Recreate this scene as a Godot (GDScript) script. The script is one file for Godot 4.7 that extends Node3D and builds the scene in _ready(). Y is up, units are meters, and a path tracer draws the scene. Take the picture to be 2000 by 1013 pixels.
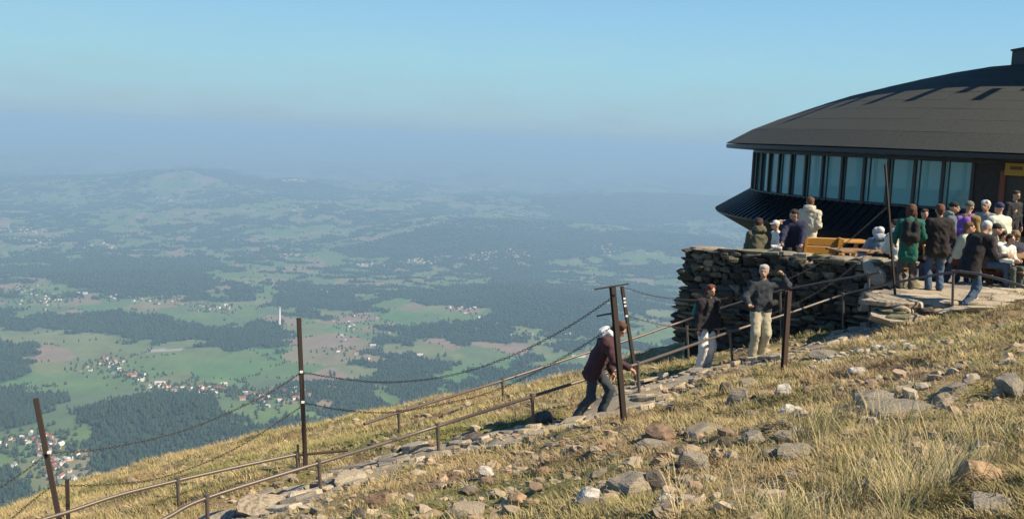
extends Node3D
# A mountain-top restaurant terrace above a hazy valley. World: metres, y up, the eye is the origin, -z is forward.
# X = world x, D = -z (distance ahead).

# ---------------------------------------------------------------- geometry collector
class Geo:
	var v := PackedVector3Array()
	var n := PackedVector3Array()
	var c := PackedColorArray()
	func tri(a: Vector3, b: Vector3, d: Vector3, col := Color.WHITE) -> void:
		var m := (b - a).cross(d - a)
		if m.length_squared() < 1e-16: return
		m = m.normalized()
		v.append(a); v.append(d); v.append(b)
		n.append(m); n.append(m); n.append(m)
		c.append(col); c.append(col); c.append(col)
	func tri_n(a: Vector3, b: Vector3, d: Vector3, na: Vector3, nb: Vector3, nd: Vector3, col := Color.WHITE) -> void:
		v.append(a); v.append(d); v.append(b)
		n.append(na); n.append(nd); n.append(nb)
		c.append(col); c.append(col); c.append(col)
	func quad(a: Vector3, b: Vector3, d: Vector3, e: Vector3, col := Color.WHITE) -> void:
		tri(a, b, d, col); tri(a, d, e, col)
	func quad_n(a: Vector3, b: Vector3, d: Vector3, e: Vector3, na: Vector3, nb: Vector3, nd: Vector3, ne: Vector3, col := Color.WHITE) -> void:
		tri_n(a, b, d, na, nb, nd, col); tri_n(a, d, e, na, nd, ne, col)
	# box with chamfered vertical look: t places a unit-centred box of the given size
	func box(t: Transform3D, s: Vector3, col := Color.WHITE) -> void:
		var p := []
		for i in 8:
			p.append(t * Vector3((-0.5 if i & 1 == 0 else 0.5) * s.x, (-0.5 if i & 2 == 0 else 0.5) * s.y, (-0.5 if i & 4 == 0 else 0.5) * s.z))
		quad(p[4], p[5], p[7], p[6], col); quad(p[1], p[0], p[2], p[3], col)
		quad(p[0], p[4], p[6], p[2], col); quad(p[5], p[1], p[3], p[7], col)
		quad(p[6], p[7], p[3], p[2], col); quad(p[0], p[1], p[5], p[4], col)
	# box whose long edges are chamfered by b
	func cbox(t: Transform3D, s: Vector3, b: float, col := Color.WHITE) -> void:
		var h := s * 0.5
		var q := PackedVector3Array()
		for z in [-1.0, 1.0]:
			for k in [[-1, -1, 1], [1, -1, 0], [1, -1, 1], [1, 1, 0], [1, 1, 1], [-1, 1, 0], [-1, 1, 1], [-1, -1, 0]]:
				var x: float = k[0] * (h.x if k[2] == 0 else h.x - b)
				var y: float = k[1] * (h.y - b if k[2] == 0 else h.y)
				q.append(t * Vector3(x, y, z * h.z))
		# order around: (-,-,1) (+... ) build the ring in order
		var ring := [0, 2, 1, 3, 4, 6, 5, 7]
		for i in 8:
			var a: int = ring[i]
			var e: int = ring[(i + 1) % 8]
			quad(q[8 + a], q[8 + e], q[e], q[a], col)
		for i in range(1, 7):
			tri(q[8 + ring[0]], q[8 + ring[i]], q[8 + ring[i + 1]], col)
			tri(q[ring[0]], q[ring[i + 1]], q[ring[i]], col)
	# tube through points, radius may vary
	func tube(p: PackedVector3Array, r: PackedFloat32Array, sides := 8, col := Color.WHITE, caps := true) -> void:
		var rings := []
		var nr := []
		var up := Vector3.UP
		for i in p.size():
			var d: Vector3 = (p[min(i + 1, p.size() - 1)] - p[max(i - 1, 0)]).normalized()
			if absf(d.dot(up)) > 0.97: up = Vector3.RIGHT if absf(d.x) < 0.9 else Vector3.FORWARD
			var s := d.cross(up).normalized()
			var u := s.cross(d).normalized()
			up = u
			var a := PackedVector3Array()
			var b := PackedVector3Array()
			var rr: float = r[i] if i < r.size() else r[0]
			for k in sides:
				var t := TAU * k / sides
				var m := s * cos(t) + u * sin(t)
				b.append(m); a.append(p[i] + m * rr)
			rings.append(a); nr.append(b)
		for i in p.size() - 1:
			for k in sides:
				var j := (k + 1) % sides
				quad_n(rings[i][j], rings[i][k], rings[i + 1][k], rings[i + 1][j], nr[i][j], nr[i][k], nr[i + 1][k], nr[i + 1][j], col)
		if caps:
			for k in range(1, sides - 1):
				tri(rings[0][0], rings[0][k], rings[0][k + 1], col)
				var l: PackedVector3Array = rings[-1]
				tri(l[0], l[k + 1], l[k], col)
	# append another Geo through a transform
	func add(o: Geo, t: Transform3D, col = null) -> void:
		var nb := t.basis.inverse().transposed()
		for i in o.v.size():
			v.append(t * o.v[i]); n.append((nb * o.n[i]).normalized()); c.append(o.c[i] if col == null else col)
	func mesh(mat: Material = null) -> ArrayMesh:
		var a := []
		a.resize(Mesh.ARRAY_MAX)
		a[Mesh.ARRAY_VERTEX] = v; a[Mesh.ARRAY_NORMAL] = n; a[Mesh.ARRAY_COLOR] = c
		var m := ArrayMesh.new()
		m.add_surface_from_arrays(Mesh.PRIMITIVE_TRIANGLES, a)
		if mat: m.surface_set_material(0, mat)
		return m

# ---------------------------------------------------------------- naming and tagging
var used := {}
func numbered(called: String) -> String:
	var k: int = used.get(called, 0)
	used[called] = k + 1
	return called if k == 0 else "%s_%03d" % [called, k]
func tag(o: Node, label := "", category := "", group := "", kind := "") -> void:
	if label: o.set_meta("label", label)
	if category: o.set_meta("category", category)
	if group: o.set_meta("group", group)
	if kind: o.set_meta("kind", kind)
func thing(called: String, label: String, category: String, at := Vector3.ZERO, turn := 0.0, group := "") -> Node3D:
	var o := Node3D.new()
	o.name = numbered(called)
	add_child(o)
	o.position = at; o.rotation.y = turn
	tag(o, label, category, group)
	return o
func obj(called: String, m: Mesh, mat: Material, parent: Node = self) -> MeshInstance3D:
	var o := MeshInstance3D.new()
	o.name = called if parent != self else numbered(called)
	o.mesh = m
	if mat: o.material_override = mat
	parent.add_child(o, true)
	return o
func struct(called: String, m: Mesh, mat: Material) -> MeshInstance3D:
	var o := obj(called, m, mat)
	tag(o, "", "", "", "structure")
	return o
func smooth_mesh(v: PackedVector3Array, idx: PackedInt32Array, c: PackedColorArray, uv = null) -> ArrayMesh:
	var n := PackedVector3Array()
	n.resize(v.size())
	for i in range(0, idx.size(), 3):
		var a := idx[i]
		var b := idx[i + 1]
		var d := idx[i + 2]
		var m := (v[d] - v[a]).cross(v[b] - v[a])   # clockwise fronts
		n[a] += m; n[b] += m; n[d] += m
	for i in n.size(): n[i] = n[i].normalized()
	var a := []
	a.resize(Mesh.ARRAY_MAX)
	a[Mesh.ARRAY_VERTEX] = v; a[Mesh.ARRAY_NORMAL] = n; a[Mesh.ARRAY_INDEX] = idx
	if c.size(): a[Mesh.ARRAY_COLOR] = c
	var m := ArrayMesh.new()
	m.add_surface_from_arrays(Mesh.PRIMITIVE_TRIANGLES, a)
	return m

# ---------------------------------------------------------------- noise and materials
func noise(seed_: int, freq: float, oct := 4, type := FastNoiseLite.TYPE_SIMPLEX_SMOOTH) -> FastNoiseLite:
	var f := FastNoiseLite.new()
	f.seed = seed_; f.frequency = freq; f.noise_type = type
	f.fractal_type = FastNoiseLite.FRACTAL_FBM if oct > 1 else FastNoiseLite.FRACTAL_NONE
	f.fractal_octaves = oct
	return f
# A grey grain picture computed from layered noise; lo..hi are sRGB brightness multipliers
func grain(seed_: int, freq: float, lo: float, hi: float, oct := 5, size := 512, asn := false, bump := 6.0) -> NoiseTexture2D:
	var t := NoiseTexture2D.new()
	t.width = size; t.height = size; t.seamless = true
	t.noise = noise(seed_, freq, oct)
	if asn:
		t.as_normal_map = true; t.bump_strength = bump
	else:
		var g := Gradient.new()
		g.set_color(0, Color(lo, lo, lo)); g.set_color(1, Color(hi, hi, hi))
		t.color_ramp = g
	return t
func lin(r: float, g: float, b: float) -> Color:
	return Color(r, g, b).linear_to_srgb()
func mat(col: Color, rough := 0.9, metal := 0.0, vcol := false) -> StandardMaterial3D:
	var m := StandardMaterial3D.new()
	m.albedo_color = col; m.roughness = rough; m.metallic = metal
	m.vertex_color_use_as_albedo = vcol
	return m
func grained(col: Color, rough: float, tex: Texture2D, scale: float, nrm: Texture2D = null, vcol := false, world := false, metal := 0.0, nscale := 1.0) -> StandardMaterial3D:
	var m := mat(col, rough, metal, vcol)
	m.albedo_texture = tex
	m.uv1_triplanar = true
	m.uv1_world_triplanar = world
	m.uv1_scale = Vector3.ONE * scale
	if nrm:
		m.normal_enabled = true; m.normal_texture = nrm; m.normal_scale = nscale
	return m

# ---------------------------------------------------------------- camera rays
const F := 2000.0
var cam: Camera3D
var CB: Basis
func ray(x: float, y: float) -> Vector3:
	return CB * Vector3((x - 1000.0) / F, -(y - 506.5) / F, -1.0)
# the point where a photo direction reaches distance D ahead
func at(x: float, y: float, d: float) -> Vector3:
	var r := ray(x, y)
	return r * (d / -r.z)
func world_px(p: Vector3) -> Vector2:
	var q := CB.transposed() * p
	return Vector2(1000.0 + F * q.x / -q.z, 506.5 - F * q.y / -q.z)
# where it meets the hillside
func on_ground(x: float, y: float) -> Vector3:
	var r := ray(x, y)
	var t := 3.0
	var step := 0.25
	while t < 60.0:
		var p := r * t
		if p.y < ground(p.x, -p.z):
			t -= step
			step *= 0.25
			if step < 0.002: break
		t += step
	var q := r * t
	return Vector3(q.x, ground(q.x, -q.z), q.z)
# where it meets a level plane
func on_level(x: float, y: float, level: float) -> Vector3:
	var r := ray(x, y)
	return r * (level / r.y)

# ---------------------------------------------------------------- the hillside
var n_big: FastNoiseLite
var n_mid: FastNoiseLite
var n_small: FastNoiseLite
var path_pts := PackedVector2Array()   # X, D
func smin(a: float, b: float, k: float) -> float:
	var h := clampf(0.5 + 0.5 * (b - a) / k, 0.0, 1.0)
	return lerpf(b, a, h) - k * h * (1.0 - h)
func smax(a: float, b: float, k: float) -> float:
	return -smin(-a, -b, k)
func plane_h(x: float, d: float) -> float:
	var xs := smin(x, 10.8, 1.5)
	return 1.6 + 0.181 * d - 0.257 * xs
# how far past the shoulder of the summit a place lies (metres)
func past_edge(x: float, d: float) -> float:
	var de := 24.0 + 0.9 * smax(0.0, x - 3.5, 3.0) * 2.2
	var a := d - de
	var b := -(x + 5.9) * 0.95 - (d - 16.0) * 0.1
	return smax(0.0, smax(a, b, 4.0), 3.0)
func path_dist(x: float, d: float) -> float:
	var p := Vector2(x, d)
	var best := 99.0
	for i in path_pts.size() - 1:
		var a := path_pts[i]
		var ab := path_pts[i + 1] - a
		var t := clampf((p - a).dot(ab) / ab.length_squared(), 0.0, 1.0)
		best = minf(best, p.distance_to(a + ab * t))
	return best
func ground(x: float, d: float) -> float:
	var h := plane_h(x, d)
	var s := past_edge(x, d)
	h += minf(0.018 * s * s, 0.62 * s) if s < 17.2 else 0.018 * 17.2 * 17.2 + (s - 17.2) * 0.62
	var y := -h
	y += n_big.get_noise_2d(x, d) * 0.16 + n_mid.get_noise_2d(x, d) * 0.13
	if d < 32.0 and x > -14.0 and x < 14.0:
		var pd := path_dist(x, d)
		if pd < 1.3:
			y -= 0.10 * (1.0 - smoothstep(0.5, 1.3, pd))
	return y

func _ready() -> void:
	# ---- camera
	cam = Camera3D.new()
	cam.name = "camera"
	add_child(cam)
	cam.fov = rad_to_deg(2.0 * atan(506.5 / F))
	cam.near = 0.1; cam.far = 200000.0
	CB = Basis.from_euler(Vector3(deg_to_rad(-6.66), 0, 0)) * Basis.from_euler(Vector3(0, 0, deg_to_rad(2.46)))
	cam.transform = Transform3D(CB, Vector3.ZERO)
	cam.current = true
	# ---- sky, air and exposure
	var we := WorldEnvironment.new()
	we.name = "environment"
	var e := Environment.new()
	e.background_mode = Environment.BG_SKY
	var sky := Sky.new()
	sky.sky_material = sky_material()
	e.sky = sky
	e.background_energy_multiplier = 1.0
	e.tonemap_mode = Environment.TONE_MAPPER_LINEAR
	e.tonemap_exposure = 1.74
	e.sdfgi_enabled = true; e.ssao_enabled = true; e.ssil_enabled = true
	e.fog_enabled = true
	e.fog_density = 0.000088
	e.fog_light_color = lin(0.43, 0.69, 1.0)
	we.environment = e
	add_child(we)
	# ---- sun: high on the right, a little behind the viewer
	var sun := DirectionalLight3D.new()
	sun.name = "sun"
	add_child(sun)
	sun.light_energy = 1.6
	sun.light_angular_distance = 0.5
	sun.light_color = Color(1.0, 0.925, 0.79)
	sun.shadow_enabled = true
	var az := Vector3(0.92, 0.0, 0.39).normalized()
	var from := az * cos(deg_to_rad(44.0)) + Vector3.UP * sin(deg_to_rad(44.0))
	sun.look_at_from_position(from * 50.0, Vector3.ZERO)
	# ---- shared noise
	n_big = noise(3, 0.11, 3)
	n_mid = noise(5, 0.55, 3)
	n_small = noise(9, 1.7, 3)
	for q in [[118, 1075], [330, 1045], [470, 1010], [560, 965], [660, 935], [760, 890], [900, 862], [1000, 842], [1100, 820], [1180, 806], [1260, 757], [1330, 728], [1400, 715], [1480, 702], [1570, 684], [1660, 655], [1740, 628], [1800, 612]]:
		var r := ray(q[0], q[1])
		# on the bare slope: r*t with y = -plane
		var t := 1.6 / (-r.y - 0.181 * -r.z + 0.257 * r.x)
		path_pts.append(Vector2(r.x * t, -r.z * t))
	build_all()

const AIR := 0.58
func sky_material() -> Material:
	# air only: a pale blue sky that sinks into a dull mauve haze layer at the horizon
	var w := 2048
	var h := 1024
	var im := Image.create_empty(w, h, false, Image.FORMAT_RGBF)
	var nz := noise(21, 0.02, 4)
	var stops := [[0.0, Color(0.345, 0.475, 0.565)], [0.5, Color(0.365, 0.515, 0.60)], [1.1, Color(0.385, 0.56, 0.635)], [2.2, Color(0.38, 0.61, 0.70)], [4.0, Color(0.366, 0.65, 0.76)], [6.3, Color(0.319, 0.604, 0.815)], [9.0, Color(0.26, 0.54, 0.81)], [25.0, Color(0.10, 0.27, 0.55)], [90.0, Color(0.04, 0.12, 0.33)]]
	for row in h:
		var el := 90.0 - (row + 0.5) / h * 180.0
		if el > 7.0 or el < -1.0:
			im.fill_rect(Rect2i(0, row, w, 1), grad(stops, el) * AIR)
		else:
			for x in w:
				var a := TAU * x / w
				var k := nz.get_noise_3d(cos(a) * 420.0, sin(a) * 420.0, el * 36.0)
				im.set_pixel(x, row, grad(stops, el + k * 1.1 * smoothstep(0.0, 1.6, el) * (1.0 - smoothstep(3.5, 6.5, el))) * AIR)
	var m := PanoramaSkyMaterial.new()
	m.panorama = ImageTexture.create_from_image(im)
	return m
func grad(stops: Array, t: float) -> Color:
	if t <= stops[0][0]: return stops[0][1]
	for i in stops.size() - 1:
		if t < stops[i + 1][0]:
			var k: float = (t - stops[i][0]) / (stops[i + 1][0] - stops[i][0])
			return stops[i][1].lerp(stops[i + 1][1], k)
	return stops[-1][1]

# ---------------------------------------------------------------- valley
var nf_hill: FastNoiseLite
var nf_roll: FastNoiseLite
var nf_wood: FastNoiseLite
var nf_wood2: FastNoiseLite
var nf_cell: FastNoiseLite
var nf_warp: FastNoiseLite
var nf_edge: FastNoiseLite
var crown_mesh: Mesh
var wood_polys := []
var clear_polys := []
var knobs := []
func flat_at(x: float, y: float) -> Vector2:
	# where a photo direction reaches the valley floor, hills left out (X, D)
	var r := ray(x, y)
	var h := 1000.0
	for i in 6:
		var t := h / -r.y
		h = -valley_base(Vector2(r.x, r.z).length() * t)
	var k := h / -r.y
	return Vector2(r.x * k, -r.z * k)
func valley_base(r: float) -> float:
	return -980.0 - 220.0 * smoothstep(3200.0, 9500.0, r) - r * r / 12740000.0 * 0.8
func valley(x: float, d: float) -> float:
	var r := sqrt(x * x + d * d)
	var y := valley_base(r)
	y += nf_roll.get_noise_2d(x, d) * 22.0 * smoothstep(2500.0, 6000.0, r)
	var hk := smoothstep(8500.0, 13000.0, r)
	if hk > 0.0:
		var hn := nf_hill.get_noise_2d(x, d)
		y += hk * maxf(0.0, hn + 0.12) * (260.0 + 240.0 * smoothstep(15000.0, 27000.0, r))
	for k in knobs:
		var dd := Vector2((x - k.x) / k.rx, (d - k.d) / k.rd).length_squared()
		if dd < 6.0: y += k.h * exp(-dd)
	return y
func wooded(x: float, d: float) -> float:
	# > 0 inside woods
	var p := Vector2(x, d) + Vector2(nf_warp.get_noise_2d(x, d), nf_warp.get_noise_2d(x + 5000.0, d)) * 105.0
	for q in wood_polys:
		if q.box.has_point(p) and Geometry2D.is_point_in_polygon(p, q.pts): return 1.0
	for q in clear_polys:
		if q.box.has_point(p) and Geometry2D.is_point_in_polygon(p, q.pts): return -1.0
	# hedgerows along field edges
	return nf_wood.get_noise_2d(x, d * 0.62) + 1.0 * nf_wood2.get_noise_2d(x, d * 0.7) - 0.06
func poly(list: Array, px: Array) -> void:
	var pts := PackedVector2Array()
	for q in px: pts.append(flat_at(q[0], q[1]))
	var b := Rect2(pts[0], Vector2.ZERO)
	for p in pts: b = b.expand(p)
	list.append({"pts": pts, "box": b})
const FIELDS := [Color(0.084, 0.144, 0.041), Color(0.102, 0.162, 0.050), Color(0.132, 0.156, 0.062), Color(0.180, 0.156, 0.086), Color(0.210, 0.156, 0.114), Color(0.086, 0.132, 0.054), Color(0.072, 0.150, 0.041), Color(0.144, 0.168, 0.072), Color(0.094, 0.154, 0.048), Color(0.114, 0.150, 0.060)]
func field_color(x: float, d: float) -> Color:
	var s := 1.0
	var wx := x + nf_warp.get_noise_2d(x * 0.5, d * 0.5) * 120.0
	var c := nf_cell.get_noise_2d(wx * s, d * 0.55 * s) * 0.5 + 0.5
	var i := int(c * 997.0) % FIELDS.size()
	var col: Color = FIELDS[i]
	var k := 1.0 + 0.25 * nf_roll.get_noise_2d(x * 5.0, d * 5.0) + 0.18 * nf_wood2.get_noise_2d(x * 6.0, d * 2.0)
	return Color(col.r * k, col.g * k, col.b * k)
func build_valley() -> void:
	nf_hill = noise(41, 0.00013, 4)
	nf_roll = noise(43, 0.0009, 4)
	nf_wood = noise(47, 0.0007, 3)
	nf_wood2 = noise(53, 0.0036, 3)
	nf_warp = noise(59, 0.004, 2)
	nf_cell = noise(61, 0.0046, 1, FastNoiseLite.TYPE_CELLULAR)
	nf_cell.cellular_return_type = FastNoiseLite.RETURN_CELL_VALUE
	nf_edge = noise(61, 0.0046, 1, FastNoiseLite.TYPE_CELLULAR)
	nf_edge.cellular_return_type = FastNoiseLite.RETURN_DISTANCE2_SUB
	poly(wood_polys, [[-60, 620], [60, 626], [70, 618], [150, 616], [330, 622], [420, 640], [520, 648], [540, 680], [470, 688], [400, 672], [260, 660], [200, 650], [60, 642], [-60, 640]])
	poly(wood_polys, [[60, 545], [100, 525], [180, 508], [330, 505], [400, 500], [440, 520], [400, 560], [450, 575], [340, 596], [200, 594], [150, 580], [90, 568]])
	poly(wood_polys, [[120, 872], [160, 845], [220, 835], [250, 812], [310, 805], [370, 815], [400, 836], [470, 850], [480, 872], [380, 880], [250, 905], [180, 905]])
	poly(wood_polys, [[175, 902], [300, 892], [480, 868], [520, 852], [600, 842], [620, 880], [420, 960], [230, 985], [200, 950]])
	poly(wood_polys, [[545, 800], [560, 780], [600, 770], [640, 775], [660, 795], [690, 810], [620, 830], [560, 815]])
	poly(wood_polys, [[-60, 765], [40, 760], [110, 778], [130, 800], [90, 830], [60, 850], [-60, 860]])
	poly(wood_polys, [[-60, 940], [30, 935], [70, 960], [40, 1020], [-60, 1030]])
	poly(wood_polys, [[-60, 668], [30, 668], [90, 682], [60, 700], [40, 740], [-60, 755]])
	poly(wood_polys, [[640, 490], [800, 478], [1000, 470], [1300, 470], [1420, 480], [1420, 520], [1250, 500], [1000, 520], [860, 508], [700, 510]])
	poly(wood_polys, [[820, 590], [900, 570], [1040, 560], [1180, 575], [1200, 620], [1150, 655], [1000, 645], [950, 620], [880, 605]])
	poly(wood_polys, [[750, 640], [850, 640], [980, 664], [960, 676], [860, 668], [760, 658]])
	poly(wood_polys, [[740, 712], [820, 700], [850, 700], [880, 716], [860, 728], [760, 724]])
	poly(wood_polys, [[920, 722], [1060, 715], [1150, 720], [1120, 745], [1000, 745]])
	poly(wood_polys, [[560, 560], [640, 575], [700, 590], [720, 610], [600, 612], [540, 595]])
	poly(wood_polys, [[-60, 362], [100, 356], [200, 350], [290, 356], [300, 372], [180, 376], [60, 372], [-60, 378]])
	poly(wood_polys, [[330, 366], [420, 358], [520, 372], [640, 380], [700, 392], [560, 394], [400, 382]])
	poly(wood_polys, [[1040, 410], [1200, 402], [1420, 398], [1420, 432], [1250, 440], [1100, 436]])
	poly(wood_polys, [[700, 392], [900, 384], [1200, 388], [1300, 392], [1100, 398], [860, 400]])
	poly(clear_polys, [[-60, 690], [200, 664], [500, 690], [700, 690], [700, 720], [560, 760], [430, 770], [300, 760], [150, 790], [-60, 740]])
	poly(clear_polys, [[60, 860], [130, 800], [280, 780], [360, 800], [220, 835], [100, 870]])
	poly(clear_polys, [[-60, 646], [200, 652], [260, 664], [200, 690], [-60, 664]])
	poly(clear_polys, [[-60, 590], [300, 598], [480, 600], [560, 625], [420, 630], [200, 615], [-60, 612]])
	poly(clear_polys, [[560, 640], [700, 620], [960, 620], [940, 640], [740, 640], [720, 700], [560, 720]])
	poly(clear_polys, [[860, 690], [960, 672], [1040, 672], [1060, 690], [940, 712], [860, 705]])
	poly(clear_polys, [[-60, 865], [120, 872], [180, 905], [210, 960], [70, 960], [30, 935], [-60, 940]])
	poly(clear_polys, [[420, 785], [600, 800], [620, 845], [480, 850], [420, 820]])
	for k in [[300, 850, 95.0, 420.0, 420.0], [606, 798, 60.0, 220.0, 300.0], [300, 560, 90.0, 1300.0, 1300.0], [860, 470, 190.0, 900.0, 1500.0], [1090, 600, 90.0, 1200.0, 1300.0]]:
		var p := flat_at(k[0], k[1])
		knobs.append({"x": p.x, "d": p.y, "h": k[2], "rx": k[3], "rd": k[4]})
	for k in [[220, 372, 215.0, 3600.0, 2600.0], [585, 384, 190.0, 700.0, 900.0], [420, 372, 200.0, 1500.0, 2000.0], [1330, 405, 260.0, 2600.0, 3000.0]]:
		var p := flat_at(k[0], k[1])
		knobs.append({"x": p.x, "d": p.y, "h": k[2], "rx": k[3], "rd": k[4]})
	var cols := 620
	var rows := 400
	var v := PackedVector3Array()
	var c := PackedColorArray()
	var idx := PackedInt32Array()
	var quarry := flat_at(585, 382)
	var pit := flat_at(320, 686)
	for j in rows + 1:
		var r := 1500.0 * pow(80000.0 / 1500.0, float(j) / rows)
		for i in cols + 1:
			var a := deg_to_rad(lerpf(-38.0, 38.0, float(i) / cols))
			var x := r * sin(a)
			var d := r * cos(a)
			v.append(Vector3(x, valley(x, d), -d))
			var col := field_color(x, d)
			if wooded(x, d) > 0.0: col = Color(0.017, 0.042, 0.026)
			if Vector2((x - quarry.x) / 330.0, (d - quarry.y) / 700.0).length() < 1.0: col = Color(0.52, 0.42, 0.36)
			if Vector2((x - pit.x) / 90.0, (d - pit.y) / 45.0).length() < 1.0: col = Color(0.33, 0.31, 0.30)
			c.append(col)
	for j in rows:
		for i in cols:
			var a := j * (cols + 1) + i
			var b := a + cols + 1
			idx.append_array([a, b, b + 1, a, b + 1, a + 1])
	struct("terrain", smooth_mesh(v, idx, c), mat(Color.WHITE, 1.0, 0.0, true))
	# woods: a crown for every few trees, bigger groups farther off
	var g := Geo.new()
	var rng := RandomNumberGenerator.new()
	rng.seed = 71
	var ring := [[0.0, 0.55, 7], [0.45, 1.0, 7], [0.8, 0.62, 7]]
	var pr := []
	for q in ring:
		var a := PackedVector3Array()
		for k in q[2]:
			var t: float = TAU * (k + (0.5 if q[0] == 0.45 else 0.0)) / q[2]
			var rr: float = q[1] * rng.randf_range(0.8, 1.15)
			a.append(Vector3(cos(t) * rr, q[0] + rng.randf_range(-0.06, 0.06), sin(t) * rr))
		pr.append(a)
	for q in 2:
		for k in 7:
			var k2 := (k + 1) % 7
			g.tri(pr[q][k], pr[q + 1][k], pr[q][k2])
			g.tri(pr[q + 1][k], pr[q + 1][k2], pr[q][k2])
	for k in 7: g.tri(pr[2][k], Vector3(0.1, 1.05, 0.0), pr[2][(k + 1) % 7])
	var mm := MultiMesh.new()
	mm.transform_format = MultiMesh.TRANSFORM_3D
	mm.use_colors = true
	crown_mesh = g.mesh(mat(Color.WHITE, 1.0, 0.0, true))
	mm.mesh = crown_mesh
	var tf := []
	var cl := PackedColorArray()
	var r := 2000.0
	while r < 24000.0:
		var w := maxf(5.5, r * 0.0013)
		var da := w * 1.25 / r
		var a := -0.60
		while a < 0.60:
			a += da * rng.randf_range(0.7, 1.3)
			var rr := r * (1.0 + rng.randf_range(-0.006, 0.006))
			var x := rr * sin(a)
			var d := rr * cos(a)
			var wd := wooded(x, d)
			var wx := x + nf_warp.get_noise_2d(x * 0.5, d * 0.5) * 120.0
			var hedge := wd < 0.0 and nf_edge.get_noise_2d(wx, d * 0.55) < -0.955 and nf_roll.get_noise_2d(x * 2.0 + 900.0, d * 2.0) > -0.05
			var edge := wd < 0.0 and (rng.randf() < 0.012 * smoothstep(-1.0, -0.1, wd) + 0.002 or hedge and rng.randf() < 0.75)
			if wd > 0.0 or edge:
				var hgt := rng.randf_range(13.0, 24.0) * (0.65 if edge else 1.0)
				var ww := w * rng.randf_range(0.75, 1.3) * (0.6 if edge else 1.0)
				var b := Basis(Vector3.UP, rng.randf() * TAU).scaled(Vector3(ww, hgt, ww))
				tf.append(Transform3D(b, Vector3(x, valley(x, d) - 1.5, -d)))
				var k := rng.randf_range(0.7, 1.35)
				var warm := rng.randf() * rng.randf()
				cl.append(Color(0.019 * k + 0.016 * warm, 0.044 * k + 0.006 * warm, 0.026 * k))
		r *= 1.010
	mm.instance_count = tf.size()
	for i in tf.size():
		mm.set_instance_transform(i, tf[i]); mm.set_instance_color(i, cl[i])
	var fo := MultiMeshInstance3D.new()
	fo.name = "forest"
	fo.multimesh = mm
	add_child(fo)
	tag(fo, "dark green woods and tree clumps spread over the valley floor", "forest", "", "stuff")
	print("valley ", v.size(), " trees ", tf.size())

# ---------------------------------------------------------------- hillside
func slope_color(x: float, d: float, pd: float) -> Color:
	var a := n_mid.get_noise_2d(x * 0.6 + 40.0, d * 0.6)
	var b := n_small.get_noise_2d(x * 0.7, d * 0.7)
	var straw := Color(0.33, 0.26, 0.135)
	var olive := Color(0.20, 0.178, 0.07)
	var brown := Color(0.19, 0.125, 0.072)
	var green := Color(0.13, 0.155, 0.04)
	var col := olive.lerp(straw, smoothstep(-0.35, 0.35, b + 0.25 * a))
	col = col.lerp(brown, smoothstep(0.0, 0.42, a + 0.3 * b) * 0.75)
	var rub := exp(-pow((x + 0.2) / 2.6, 2.0) - pow((d - 9.5) / 3.2, 2.0))
	col = col.lerp(brown * 0.95 + Color(0.03, 0.015, 0.01), rub * (0.55 + 0.4 * a))
	var gk := n_big.get_noise_2d(x * 1.6 - 60.0, d * 1.6)
	col = col.lerp(green, smoothstep(0.2, 0.45, gk) * 0.6)
	if pd < 0.9: col = col.lerp(Color(0.24, 0.21, 0.165), (1.0 - smoothstep(0.45, 0.9, pd + b * 0.25)))
	var k := 1.0 + 0.22 * b
	return Color(col.r * k, col.g * k, col.b * k)
func build_hillside() -> void:
	# fine near the eye, coarser with distance; the outer rows run down the mountain's flank
	var xs := PackedFloat32Array()
	var x := -9000.0
	for q in [[-9000.0, -400.0, 12], [-400.0, -40.0, 16], [-40.0, -14.0, 20], [-14.0, 12.5, 265], [12.5, 40.0, 20], [40.0, 400.0, 14], [400.0, 9000.0, 10]]:
		for i in int(q[2]): xs.append(lerpf(q[0], q[1], float(i) / q[2]))
	xs.append(9000.0)
	var ds := PackedFloat32Array()
	for q in [[-400.0, -20.0, 10], [-20.0, 2.5, 24], [2.5, 31.0, 285], [31.0, 60.0, 24], [60.0, 400.0, 16], [400.0, 2600.0, 12]]:
		for i in int(q[2]): ds.append(lerpf(q[0], q[1], float(i) / q[2]))
	ds.append(2600.0)
	var v := PackedVector3Array()
	var c := PackedColorArray()
	for d in ds:
		for xx in xs:
			var near := xx > -14.1 and xx < 12.6 and d > 2.0 and d < 32.0
			var y := ground(xx, d)
			var pd := 9.0
			if near:
				pd = path_dist(xx, d)
				y += n_small.get_noise_2d(xx * 2.0, d * 2.0) * 0.07
			v.append(Vector3(xx, maxf(y, -1010.0), -d))
			c.append(slope_color(xx, d, pd))
	var idx := PackedInt32Array()
	var w := xs.size()
	for j in ds.size() - 1:
		for i in w - 1:
			var a := j * w + i
			var b := a + w
			idx.append_array([a, b, b + 1, a, b + 1, a + 1])
	struct("hillside", smooth_mesh(v, idx, c), grained(Color.WHITE, 1.0, grain(101, 0.03, 0.55, 1.25, 5), 1.6, grain(102, 0.04, 0, 1, 5, 512, true, 10.0), true, true))
	print("hillside ", v.size())

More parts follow.
